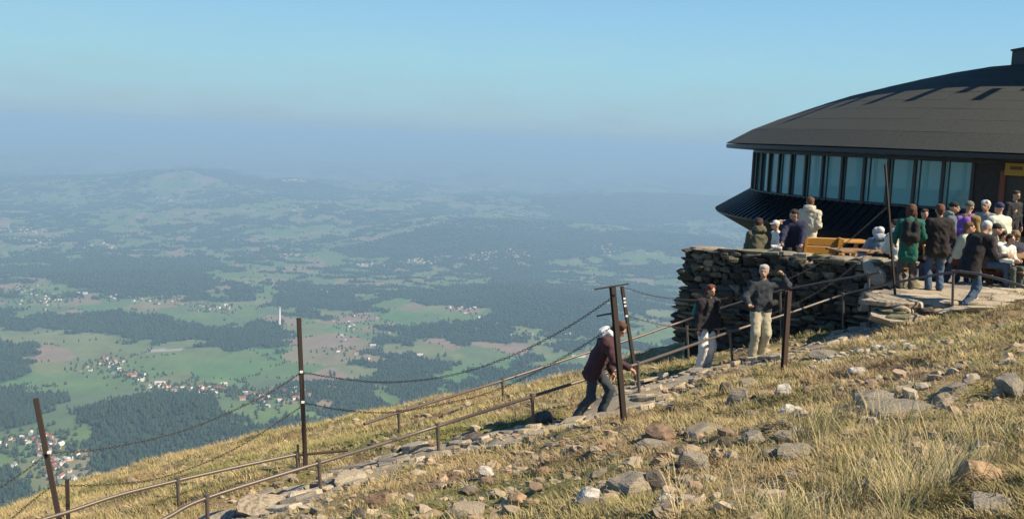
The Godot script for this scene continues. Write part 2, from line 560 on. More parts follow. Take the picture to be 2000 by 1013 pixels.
# ---------------------------------------------------------------- stones
# an angular stone about 1 m across (half-extents 0.5): a cube cut by random planes
func stone_geo(seed_: int, sub := 3, cuts := 9, rough := 0.05, flatness := 1.0) -> Geo:
	var rng := RandomNumberGenerator.new()
	rng.seed = seed_
	var nz := noise(seed_, 1.6, 3)
	var pl := []
	for i in cuts:
		var nn := Vector3(rng.randfn(), rng.randfn() * flatness, rng.randfn()).normalized()
		pl.append([nn, rng.randf_range(0.33, 0.55)])
	var g := Geo.new()
	var f := func(p: Vector3) -> Vector3:
		p = p.lerp(p.normalized() * 0.62, 0.14)
		for q in pl:
			var k: float = p.dot(q[0]) - q[1]
			if k > 0.0: p -= q[0] * k
		return p + Vector3(nz.get_noise_3dv(p * 1.3), nz.get_noise_3dv(p * 1.3 + Vector3(9, 0, 0)), nz.get_noise_3dv(p * 1.3 + Vector3(0, 9, 0))) * rough
	for ax in 3:
		for sg in [-1.0, 1.0]:
			for i in sub:
				for j in sub:
					var q := []
					for o in [[0, 0], [1, 0], [1, 1], [0, 1]]:
						var a := -0.5 + float(i + o[0]) / sub
						var b := -0.5 + float(j + o[1]) / sub
						var p := Vector3.ZERO
						p[ax] = 0.5 * sg; p[(ax + 1) % 3] = a; p[(ax + 2) % 3] = b
						q.append(f.call(p))
					if sg > 0.0: g.quad(q[0], q[1], q[2], q[3])
					else: g.quad(q[3], q[2], q[1], q[0])
	return g
# a flat slab: an irregular polygon prism with a slightly worn edge, about 1 m across, top at y = 0
func slab_geo(seed_: int, thick := 0.16) -> Geo:
	var rng := RandomNumberGenerator.new()
	rng.seed = seed_
	var k := rng.randi_range(6, 9)
	var top := PackedVector3Array()
	var rim := PackedVector3Array()
	var bot := PackedVector3Array()
	for i in k:
		var a := TAU * (i + rng.randf_range(-0.3, 0.3)) / k
		var r := rng.randf_range(0.40, 0.58)
		var dir := Vector3(cos(a), 0, sin(a))
		top.append(dir * (r - 0.035) + Vector3.UP * rng.randf_range(-0.012, 0.012))
		rim.append(dir * r + Vector3.UP * -0.03)
		bot.append(dir * (r + rng.randf_range(-0.04, 0.03)) + Vector3.UP * -thick)
	var g := Geo.new()
	var mid := Vector3(0, rng.randf_range(-0.01, 0.015), 0)
	for i in k:
		var j := (i + 1) % k
		g.tri(mid, top[j], top[i])
		g.quad(top[i], top[j], rim[j], rim[i])
		g.quad(rim[i], rim[j], bot[j], bot[i])
	return g

var M := {}
var stone_meshes := []
var slab_meshes := []
var fine_stones := []
func make_materials() -> void:
	var gr := grain(201, 0.035, 0.55, 1.25, 5)
	var gr2 := grain(202, 0.012, 0.5, 1.3, 5)
	var nr := grain(203, 0.05, 0, 1, 5, 512, true, 8.0)
	var tone := {
		"stone_grey": Color(0.25, 0.225, 0.188), "stone_tan": Color(0.31, 0.265, 0.20), "stone_pale": Color(0.52, 0.49, 0.45),
		"stone_rust": Color(0.22, 0.145, 0.10), "stone_olive": Color(0.20, 0.19, 0.12), "stone_dark": Color(0.10, 0.085, 0.075), "stone_orange": Color(0.36, 0.25, 0.15),
		"wall_a": Color(0.085, 0.078, 0.066), "wall_b": Color(0.06, 0.052, 0.044), "wall_c": Color(0.14, 0.122, 0.08), "wall_d": Color(0.29, 0.24, 0.165), "path_a": Color(0.44, 0.375, 0.285), "path_b": Color(0.37, 0.31, 0.235), "path_c": Color(0.53, 0.465, 0.365)}  # the wall tones hold the darkness of the wall's shaded face
	for k in tone:
		var t: Color = tone[k]
		M[k] = grained(lin(t.r, t.g, t.b), 0.92, gr if k.hash() % 2 == 0 else gr2, 2.2, nr, false, true)
	M.mortar = grained(lin(0.03, 0.027, 0.023), 1.0, gr, 3.0, nr, false, true)
	M.rail = grained(lin(0.15, 0.125, 0.115), 0.48, grain(205, 0.05, 0.6, 1.2), 4.0, null, false, false, 0.35)
	M.post = grained(lin(0.050, 0.036, 0.032), 0.6, grain(206, 0.05, 0.55, 1.35), 5.0, null, false, false, 0.2)
	M.post_rust = grained(lin(0.075, 0.045, 0.035), 0.7, grain(206, 0.05, 0.55, 1.35), 5.0, null, false, false, 0.1)
	M.chain = mat(lin(0.05, 0.045, 0.042), 0.55, 0.5)
	M.white_paint = mat(lin(0.75, 0.75, 0.74), 0.6)
	M.roof = grained(lin(0.026, 0.032, 0.032), 0.88, grain(211, 0.02, 0.7, 1.15, 5), 0.8, grain(212, 0.2, 0, 1, 3, 512, true, 3.0), false, true)
	M.frame = mat(lin(0.018, 0.018, 0.020), 0.5)
	M.skirt = mat(lin(0.022, 0.025, 0.032), 0.28, 0.55)
	M.dark_wall = grained(lin(0.022, 0.020, 0.020), 0.7, gr2, 1.0)
	M.wood = grained(lin(0.50, 0.25, 0.045), 0.55, grain(221, 0.02, 0.6, 1.2, 5), 3.0)
	M.wood_old = grained(lin(0.27, 0.15, 0.07), 0.65, grain(222, 0.02, 0.6, 1.2, 5), 3.0)
	M.wood_red = grained(lin(0.20, 0.065, 0.03), 0.65, grain(223, 0.02, 0.6, 1.2, 5), 3.0)
	for i in 10: stone_meshes.append(stone_geo(300 + i, 2, 8, 0.05).mesh())
	for i in 10: fine_stones.append(stone_geo(340 + i, 5, 13, 0.07).mesh())
	for i in 10: slab_meshes.append(slab_geo(380 + i).mesh())

# ---------------------------------------------------------------- the round restaurant
const HC := Vector3(19.5, 0.0, -40.0)
func ring_pt(r: float, deg: float, y: float) -> Vector3:
	# degrees run from the -x side round towards the viewer
	var t := deg_to_rad(deg)
	return Vector3(-r * cos(t), y, r * sin(t))
func band(g: Geo, a0: float, a1: float, prof: Array, step := 2.5, smooth := true) -> void:
	# a surface of revolution between two angles; prof = [[r, y], ...] from low to high on the outside
	var k := int(ceil((a1 - a0) / step))
	for i in k:
		var p := lerpf(a0, a1, float(i) / k)
		var q := lerpf(a0, a1, float(i + 1) / k)
		for j in prof.size() - 1:
			var A := ring_pt(prof[j][0], p, prof[j][1])
			var B := ring_pt(prof[j][0], q, prof[j][1])
			var C := ring_pt(prof[j + 1][0], q, prof[j + 1][1])
			var E := ring_pt(prof[j + 1][0], p, prof[j + 1][1])
			g.quad(A, B, C, E)
func build_house() -> void:
	var h := thing("round_restaurant", "round dark mountain restaurant with domed grey roof and ring of windows", "restaurant", HC)
	# roof: courses of felt, each lapping a little over the one below
	var prof := [[11.15, 0.24], [10.2, 0.80], [9.25, 1.22], [8.26, 1.62], [7.4, 1.95], [6.5, 2.27], [5.1, 2.68], [4.0, 2.98], [2.8, 3.28], [1.5, 3.55], [0.0, 3.75]]
	var roof := Node3D.new()
	roof.name = "roof"
	h.add_child(roof)
	var rg := Geo.new()
	band(rg, -180, 180, [[11.05, 0.04], [11.15, 0.06], [11.15, 0.20]], 3.0)
	obj("fascia", rg.mesh(), M.frame, roof)
	for i in prof.size() - 1:
		var a: Array = prof[i]
		var b: Array = prof[i + 1]
		# strips of felt round the dome; a seam between neighbours
		var strips := 24 if i < 6 else 12
		var off := 7.5 * (i % 2)
		var cg := Geo.new()
		for s in strips:
			var w := 360.0 / strips
			var lift := 0.002 * ((s * 7 + i * 3) % 3)
			band(cg, off + s * w, off + (s + 1) * w, [[a[0], a[1] - 0.010 + lift], [a[0], a[1] + 0.005 + lift], [b[0], b[1] + lift]], 2.5)
		obj("felt_course", cg.mesh(), M.roof, roof)
	var sg := Geo.new()
	band(sg, -180, 180, [[11.05, 0.04], [10.0, 0.0]], 3.0)
	obj("soffit", sg.mesh(), M.frame, h)
	# chimney block beside the crown
	var nk := Geo.new()
	nk.box(Transform3D(Basis(), Vector3(1.75, 3.6, 0.0)), Vector3(3.6, 1.45, 2.6))
	nk.box(Transform3D(Basis(), Vector3(1.75, 4.36, 0.0)), Vector3(3.7, 0.07, 2.7))
	obj("roof_block", nk.mesh(), M.dark_wall, h)
	var rv := Geo.new()
	rv.tube(PackedVector3Array([Vector3(-1.9, 1.9, 7.6), Vector3(-1.9, 2.25, 7.6)]), PackedFloat32Array([0.05, 0.05]), 8)
	obj("roof_vent", rv.mesh(), M.rail, h)
	# window ring
	var head := Geo.new()
	band(head, -180, 180, [[10.02, -0.10], [10.06, -0.09], [10.06, 0.03]], 5.0)
	obj("window_head", head.mesh(), M.frame, h)
	var sill := Geo.new()
	band(sill, -180, 180, [[10.02, -1.62], [10.10, -1.60], [10.10, -1.54], [10.0, -1.52]], 5.0)
	obj("window_sill", sill.mesh(), M.frame, h)
	var glass := mat(Color(0.36, 0.62, 0.63, 0.78), 0.03)
	glass.transparency = BaseMaterial3D.TRANSPARENCY_ALPHA
	var pane := Geo.new()
	pane.quad(ring_pt(9.97, 0, -1.53), ring_pt(9.97, 5, -1.53), ring_pt(9.97, 5, -0.09), ring_pt(9.97, 0, -0.09))
	var mul := Geo.new()
	mul.cbox(Transform3D(Basis(), Vector3(-10.0, -0.8, 0)) * Transform3D(Basis(Vector3.RIGHT, PI / 2.0), Vector3.ZERO), Vector3(0.13, 0.10, 1.47), 0.012)
	var inner := Geo.new()
	inner.cbox(Transform3D(Basis(), Vector3(-9.96, -0.8, 0)) * Transform3D(Basis(Vector3.RIGHT, PI / 2.0), Vector3.ZERO), Vector3(0.08, 0.04, 1.47), 0.01)
	var pm := pane.mesh()
	var mm := mul.mesh()
	var im := inner.mesh()
	for i in range(-27, 14):
		var t := -8.0 + 5.0 * i
		var mu := obj("mullion", mm, M.frame, h)
		mu.rotation.y = deg_to_rad(t)
		if i < 13:
			var w := obj("window_pane", pm, glass, h)
			w.rotation.y = deg_to_rad(t + 0.25 * sin(i * 3.7))
			var fr := obj("frame", im, M.frame, w)
			fr.rotation.y = deg_to_rad(0.9)
	# solid wall past the last window, the doorway in it
	var wl := Geo.new()
	band(wl, 57, 61.8, [[10.0, -2.95], [10.0, 0.0]], 2.5)
	band(wl, 70.8, 217, [[10.0, -2.95], [10.0, 0.0]], 5.0)
	band(wl, 61.8, 70.8, [[10.0, -0.28], [10.0, 0.0]], 2.5)
	obj("wall", wl.mesh(), M.dark_wall, h)
	var il := Geo.new()   # inside: floor, ceiling, core
	band(il, -180, 180, [[9.9, -2.9], [0.0, -2.9]], 5.0)
	band(il, -180, 180, [[0.0, -0.02], [9.98, -0.02]], 5.0)
	obj("interior", il.mesh(), M.dark_wall, h)
	var door := Geo.new()
	for s in [62.2, 66.5]:
		band(door, s, s + 4.0, [[9.72, -2.86], [9.72, -0.32]], 2.0)
	var dm := mat(lin(0.03, 0.022, 0.018), 0.35)
	var dd := obj("door", door.mesh(), dm, h)
	var jam := Geo.new()
	for s in [61.8, 70.6]:
		var b := Basis(Vector3.UP, deg_to_rad(s))
		jam.cbox(Transform3D(b, b * Vector3(-9.95, -1.6, 0)) * Transform3D(Basis(Vector3.RIGHT, PI / 2.0), Vector3.ZERO), Vector3(0.18, 0.16, 2.6), 0.012)
	obj("door_frame", jam.mesh(), M.wood_red, h)
	var hd := Geo.new()
	hd.tube(PackedVector3Array([ring_pt(9.80, 65.9, -2.0), ring_pt(9.80, 65.9, -1.7)]), PackedFloat32Array([0.02, 0.02]), 6)
	obj("handle", hd.mesh(), M.rail, dd)
	var sn := Geo.new()
	var sb := Basis(Vector3.UP, deg_to_rad(63.9))
	sn.cbox(Transform3D(sb, sb * Vector3(-10.08, -0.24, 0.0)) * Transform3D(Basis(Vector3.UP, 0.0), Vector3.ZERO), Vector3(0.05, 0.38, 0.66), 0.01)
	obj("sign_board", sn.mesh(), mat(lin(0.34, 0.22, 0.02), 0.5), h)
	var lt := Geo.new()
	lt.box(Transform3D(sb, sb * Vector3(-10.11, -0.20, -0.02)), Vector3(0.012, 0.10, 0.34))
	obj("sign_band", lt.mesh(), mat(lin(0.10, 0.03, 0.01), 0.5), h)
	# skirt: standing-seam metal flaring out below the windows, tucked in again underneath
	var sk := Geo.new()
	band(sk, -180, 180, [[11.42, -2.46], [10.05, -1.60]], 2.5)
	band(sk, -180, 180, [[11.38, -2.52], [11.42, -2.46]], 2.5)
	var skirt := obj("skirt", sk.mesh(), M.skirt, h)
	var rb := Geo.new()
	var e0 := Vector3(-11.42, -2.44, 0)
	var e1 := Vector3(-10.05, -1.58, 0)
	var bz := Basis(Vector3.BACK, atan2(e1.y - e0.y, e1.x - e0.x))
	rb.cbox(Transform3D(bz, (e0 + e1) * 0.5), Vector3((e1 - e0).length(), 0.07, 0.045), 0.012)
	var rbm := rb.mesh()
	for i in 100:
		var r := obj("seam", rbm, M.skirt, skirt)
		r.rotation.y = deg_to_rad(-90.0 + i * 1.8)
	var un := Geo.new()
	band(un, -180, 180, [[9.0, -3.75], [11.38, -2.52]], 2.5)
	band(un, -180, 180, [[9.0, -14.0], [9.0, -3.75]], 5.0)
	obj("underside", un.mesh(), M.dark_wall, h)
	# the upper disc of the building: outside the picture, its shade lies on the roof
	var up := thing("upper_disc", "second raised disc of the summit building above the restaurant roof", "tower", HC + Vector3(8.0, 0, -1.3))
	var ug := Geo.new()
	band(ug, -180, 180, [[1.8, 2.0], [1.8, 7.6]], 10.0)
	obj("stem", ug.mesh(), M.dark_wall, up)
	var ud := Geo.new()
	band(ud, -180, 180, [[1.8, 7.6], [9.4, 8.3], [10.0, 9.0], [9.0, 10.2], [4.0, 11.6], [0.0, 12.0]], 5.0)
	obj("disc", ud.mesh(), M.roof, up)
	var fin := Geo.new()  # ribs added to the unseen rim so its roof shadow ends in fingers
	fin.box(Transform3D(Basis(), Vector3(-10.5, 8.9, 0)), Vector3(1.3, 0.16, 0.16))
	var fm := fin.mesh()
	for i in 60:
		var f := obj("shadow_rib", fm, M.frame, up)
		f.rotation.y = TAU * i / 60.0 + 0.02 * sin(i * 5.0)
		f.scale = Vector3(1.0 + 0.045 * sin(i * 2.7), 1, 1)

# ---------------------------------------------------------------- terrace, wall and paving
const FLOOR := -2.66
func floor_at(d: float) -> float:
	return FLOOR - 0.36 * smoothstep(21.3, 24.0, d)
var wall_l: Vector3
var wall_r: Vector3
func stone_inst(parent: Node, called: String, m: Mesh, mt: Material, t: Transform3D) -> MeshInstance3D:
	var o := obj(called, m, mt, parent)
	o.transform = t
	return o
func build_terrace() -> void:
	var rng := RandomNumberGenerator.new()
	rng.seed = 401
	wall_l = at(1352, 481, 23.2)
	wall_r = at(1716, 505, 20.9)
	# floor slab
	var c := []
	var back := (wall_l - wall_r).normalized()
	var inward := Vector3(-back.z, 0, back.x)
	if inward.z > 0.0: inward = -inward
	var p0 := on_level(1745, 590, FLOOR)
	var p1 := on_level(1870, 588, FLOOR)
	var p2 := on_level(1995, 572, FLOOR)
	var pts := PackedVector3Array([wall_l + inward * 0.3, wall_r + inward * 0.3, p0, p1, p2, Vector3(13.5, 0, -21.0), Vector3(17.0, 0, -26.0), Vector3(17.0, 0, -33.0), Vector3(9.5, 0, -34.0), Vector3(7.0, 0, -28.0)])
	var g := Geo.new()
	var mid := Vector3(10.0, floor_at(26.0), -26.0)
	for i in pts.size():
		var a := pts[i]
		var b := pts[(i + 1) % pts.size()]
		a.y = floor_at(-a.z); b.y = floor_at(-b.z)
		for k in 8:
			var t0 := k / 8.0
			var t1 := (k + 1) / 8.0
			var q := [mid.lerp(a, t0), mid.lerp(b, t0), mid.lerp(b, t1), mid.lerp(a, t1)]
			for m in 4: q[m].y = floor_at(-q[m].z)
			g.quad(q[3], q[0], q[1], q[2])
		g.quad(Vector3(a.x, -7.5, a.z), a, b, Vector3(b.x, -7.5, b.z))
	var terr := struct("terrace", g.mesh(), M.stone_grey)
	# paving slabs on the part one sees
	var tones := ["path_a", "path_b", "path_c", "stone_grey"]
	for i in 150:
		var p := on_level(rng.randf_range(1735, 2010), rng.randf_range(535, 588), FLOOR)
		if p.z < -26.0: continue
		var s := rng.randf_range(0.45, 0.95)
		stone_inst(terr, "paving_stone", slab_meshes[rng.randi() % 10], M[tones[rng.randi() % 4]], Transform3D(Basis(Vector3.UP, rng.randf() * TAU).scaled(Vector3(s * 1.3, 0.6, s)), Vector3(p.x, floor_at(-p.z) + rng.randf_range(0.008, 0.05), p.z)))
	# the dry-stone wall
	var w := thing("stone_wall", "tall dry-stone retaining wall of rough shade-darkened stones below the terrace", "wall")
	var L := wall_l.distance_to(wall_r)
	var outw := -inward
	var core := Geo.new()
	var n := 16
	for i in n:
		var q0 := []
		for k in [i, i + 1]:
			var t := float(k) / n
			var top := wall_l.lerp(wall_r, t)
			var gy := minf(ground(top.x + outw.x * 0.3, -top.z - outw.z * 0.3) - 0.3, top.y - 0.8)
			var foot := Vector3(top.x, gy, top.z)
			q0.append([top - outw * 0.02 - Vector3.UP * 0.08, foot + outw * 0.06, top + inward * 0.45 - Vector3.UP * 0.08, Vector3(foot.x, gy, foot.z) + inward * 0.45])
		var A: Array = q0[0]
		var B: Array = q0[1]
		core.quad(A[1], B[1], B[0], A[0])
		core.quad(A[0], B[0], B[2], A[2])
		core.quad(A[2], B[2], B[3], A[3])
		if i == 0: core.quad(A[1], A[0], A[2], A[3])
		if i == n - 1: core.quad(B[0], B[1], B[3], B[2])
	obj("core", core.mesh(), M.mortar, w)
	var shaded_wall_tones := ["wall_a", "wall_b", "wall_b", "wall_c", "wall_a", "wall_d", "wall_b", "wall_c", "wall_a"]  # face stones carry the wall's shade in their colour
	var fw := Basis(back * -1.0, Vector3.UP, outw)   # x along the wall to the right, z out of it
	var y_top := 0.0
	var count := 0
	var yy := 0.07
	while yy < 2.15:
		var hgt := rng.randf_range(0.075, 0.155)
		var u := -0.12 - 0.1 * yy + rng.randf_range(-0.08, 0.08)
		while u < L + 0.05:
			var wd := rng.randf_range(0.14, 0.42)
			var t := clampf((u + wd * 0.5) / L, 0.0, 1.0)
			var top := wall_l.lerp(wall_r, t)
			var y := top.y - yy - hgt * 0.5
			var p := wall_l + (wall_r - wall_l).normalized() * (u + wd * 0.5)
			p.y = y
			var gy := ground(p.x, -p.z)
			if y > gy - 0.12 and count < 298:
				count += 1
				var batter := 0.05 * yy
				var dep := rng.randf_range(0.22, 0.42)
				var sz := Vector3(wd * 1.06, hgt * rng.randf_range(1.0, 1.25), dep)
				var b := fw * Basis.from_euler(Vector3(rng.randf_range(-0.12, 0.12), rng.randf_range(-0.15, 0.15), rng.randf_range(-0.09, 0.09)))
				stone_inst(w, "stone", stone_meshes[rng.randi() % 10], M[shaded_wall_tones[rng.randi() % shaded_wall_tones.size()]], Transform3D(b * Basis.from_scale(sz * 1.12), p + outw * (batter + rng.randf_range(-0.09, 0.05))))
			u += wd
		yy += hgt
	# the left end shows ragged stone ends, the right end turns back to the terrace
	for e in 2:
		var base := wall_l if e == 0 else wall_r
		var dirr := back if e == 0 else -back
		for k in 26:
			var dy := rng.randf_range(0.06, 2.0 if e == 0 else 1.1)
			var p := base + inward * rng.randf_range(-0.05, 0.55) - Vector3.UP * dy + dirr * (0.0 + 0.09 * dy * (1.0 if e == 0 else 0.3) + rng.randf_range(-0.1, 0.06))
			if p.y < ground(p.x, -p.z) - 0.1: continue
			stone_inst(w, "end_stone", stone_meshes[rng.randi() % 10], M[shaded_wall_tones[rng.randi() % shaded_wall_tones.size()]], Transform3D(fw * Basis.from_euler(Vector3(rng.randf_range(-0.1, 0.1), rng.randf_range(-0.4, 0.4), rng.randf_range(-0.1, 0.1))) * Basis.from_scale(Vector3(rng.randf_range(0.2, 0.4), rng.randf_range(0.1, 0.2), rng.randf_range(0.2, 0.4))), p))
	# coping: flat stones along the top
	var u := -0.1
	while u < L + 0.3:
		var wd := rng.randf_range(0.28, 0.6)
		var p := wall_l + (wall_r - wall_l) / L * (u + wd * 0.5)
		var sz := Vector3(wd * 1.12, rng.randf_range(0.08, 0.13), rng.randf_range(0.45, 0.62))
		stone_inst(w, "coping_stone", stone_meshes[rng.randi() % 10], M[["stone_olive", "path_b", "stone_grey"][rng.randi() % 3]], Transform3D(fw * Basis.from_euler(Vector3(rng.randf_range(-0.05, 0.05), rng.randf_range(-0.1, 0.1), rng.randf_range(-0.03, 0.03))) * Basis.from_scale(sz * 1.1), p + inward * 0.2 - Vector3.UP * 0.06))
		u += wd
	# rough steps and boulders at the terrace's open edge
	for q in [[1757, 585, 0.45, 0.14], [1800, 592, 0.6, 0.12], [1790, 612, 0.6, 0.16], [1830, 590, 0.6, 0.12], [1850, 608, 0.8, 0.13], [1725, 560, 0.6, 0.4], [1705, 580, 0.55, 0.4], [1712, 530, 0.5, 0.36], [1745, 545, 0.5, 0.3], [1690, 600, 0.5, 0.3], [1880, 606, 0.8, 0.12], [1915, 602, 0.9, 0.12], [1945, 590, 0.8, 0.11], [1975, 582, 0.8, 0.1], [1770, 622, 0.5, 0.14], [1730, 600, 0.5, 0.3], [1770, 560, 0.5, 0.25]]:
		var p := on_ground(q[0], q[1] + 4)
		if q[0] < 1790 and q[1] < 600: p = at(q[0], q[1], 20.9)
		var o := obj("step_stone", fine_stones[rng.randi() % 10], M[["path_a", "path_c", "stone_grey", "stone_olive"][rng.randi() % 4]], terr)
		o.transform = Transform3D(Basis(Vector3.UP, rng.randf_range(-0.4, 0.4)).scaled(Vector3(q[2] * 1.1, q[3] * 1.5, 0.6)), p)
	# broken edge stones along the front of the terrace floor
	for i in 46:
		var t := rng.randf()
		var p := p0.lerp(p1, t * 1.6) if t < 0.62 else p1.lerp(p2, (t - 0.62) / 0.38)
		p += Vector3(rng.randfn() * 0.08, rng.randf_range(-0.38, -0.04), rng.randf_range(-0.05, 0.22))
		var z := rng.randf_range(0.25, 0.6)
		stone_inst(terr, "edge_stone", fine_stones[rng.randi() % 10], M[["path_a", "path_b", "stone_olive", "stone_grey", "stone_dark"][rng.randi() % 5]], Transform3D(Basis.from_euler(Vector3(rng.randf_range(-0.15, 0.15), rng.randf_range(-0.5, 0.5), rng.randf_range(-0.1, 0.1))) * Basis.from_scale(Vector3(z * 1.2, rng.randf_range(0.12, 0.26), z)), p))

# ---------------------------------------------------------------- rails, posts and chains
func spline(p: PackedVector3Array, per := 6) -> PackedVector3Array:
	var o := PackedVector3Array()
	for i in p.size() - 1:
		var a := p[max(i - 1, 0)]
		var b := p[i]
		var c := p[i + 1]
		var d := p[min(i + 2, p.size() - 1)]
		for k in per: o.append(b.cubic_interpolate(c, a, d, float(k) / per))
	o.append(p[-1])
	return o
func interp(xs: Array, v: Array, x: float) -> float:
	if x <= xs[0]: return v[0] + (v[1] - v[0]) / (xs[1] - xs[0]) * (x - xs[0])
	for i in xs.size() - 1:
		if x <= xs[i + 1]: return lerpf(v[i], v[i + 1], (x - xs[i]) / (xs[i + 1] - xs[i]))
	var n := xs.size()
	return v[n - 1] + (v[n - 1] - v[n - 2]) / (xs[n - 1] - xs[n - 2]) * (x - xs[n - 1])
# posts: [top x, top y, foot x, foot y]; line: [[x, y], ...]
func handrail(label: String, line: Array, posts: Array, r := 0.026, caps := 0.02) -> Node3D:
	var pd := []
	var px := []
	for q in posts:
		var f := on_ground(q[2], q[3]) if q.size() < 5 else at(q[2], q[3], q[4])
		px.append(float(q[0])); pd.append(-f.z)
	var pts := PackedVector3Array()
	for q in line: pts.append(at(q[0], q[1], interp(px, pd, q[0])))
	var o := thing("handrail", label, "handrail", Vector3.ZERO)
	var g := Geo.new()
	var sp := spline(pts, 6)
	g.tube(sp, PackedFloat32Array([r]), 8)
	obj("rail", g.mesh(), M.rail, o)
	for i in posts.size():
		var q: Array = posts[i]
		var top := at(q[0], q[1], pd[i])
		var foot := on_ground(q[2], q[3]) if q.size() < 5 else at(q[2], q[3], q[4])
		var dir := (foot - top).normalized()
		var pg := Geo.new()
		pg.tube(PackedVector3Array([top, foot + dir * 0.25]), PackedFloat32Array([r * 0.95]), 8)
		obj("post", pg.mesh(), M.rail, o)
		var cg := Geo.new()
		cg.tube(PackedVector3Array([top - dir * 0.045, top + dir * 0.05]), PackedFloat32Array([r * 1.35]), 8)
		obj("collar", cg.mesh(), M.rail, o)
	return o
func link_geo() -> Geo:
	# one oval link along x, 7 cm long
	var g := Geo.new()
	var p := PackedVector3Array()
	for k in 10:
		var a := TAU * k / 9.0
		p.append(Vector3(cos(a) * 0.020 + signf(cos(a)) * 0.007, sin(a) * 0.0125, 0))
	g.tube(p, PackedFloat32Array([0.0038]), 5, Color.WHITE, false)
	return g
var link: Geo
func chain_along(pts: PackedVector3Array) -> Geo:
	var sp := spline(pts, 14)
	var g := Geo.new()
	var step := 0.043
	var acc := 0.0
	var k := 0
	for i in sp.size() - 1:
		var a := sp[i]
		var b := sp[i + 1]
		var l := a.distance_to(b)
		var x := (b - a) / maxf(l, 1e-6)
		var z := x.cross(Vector3.UP).normalized()
		var y := z.cross(x)
		while acc < l:
			var bs := Basis(x, y, z)
			if k % 2 == 1: bs = Basis(x, z, -y)
			g.add(link, Transform3D(bs, a + x * acc))
			k += 1
			acc += step
		acc -= l
	return g
func lean_post(parent: Node, top: Vector3, foot: Vector3, w: float, m: Material, called := "post") -> MeshInstance3D:
	# a steel H-section, rusty; local origin at the foot
	var dir := (top - foot)
	var l := dir.length()
	var y := dir / l
	var z := Vector3.RIGHT.cross(y).normalized()
	var x := y.cross(z)
	var b := Basis(x, y, z) * Basis(Vector3.UP, 0.35)
	w *= 0.62
	var g := Geo.new()
	var t := Transform3D(b * Basis(Vector3.RIGHT, -PI / 2.0), foot + y * (l * 0.5 - 0.15))
	for s in [-1.0, 1.0]:
		g.cbox(t * Transform3D(Basis(), Vector3(0, s * w * 0.42, 0)), Vector3(w, w * 0.17, l + 0.3), 0.004)
	g.cbox(t, Vector3(w * 0.2, w * 0.68, l + 0.296), 0.004)
	return obj(called, g.mesh(), m, parent)
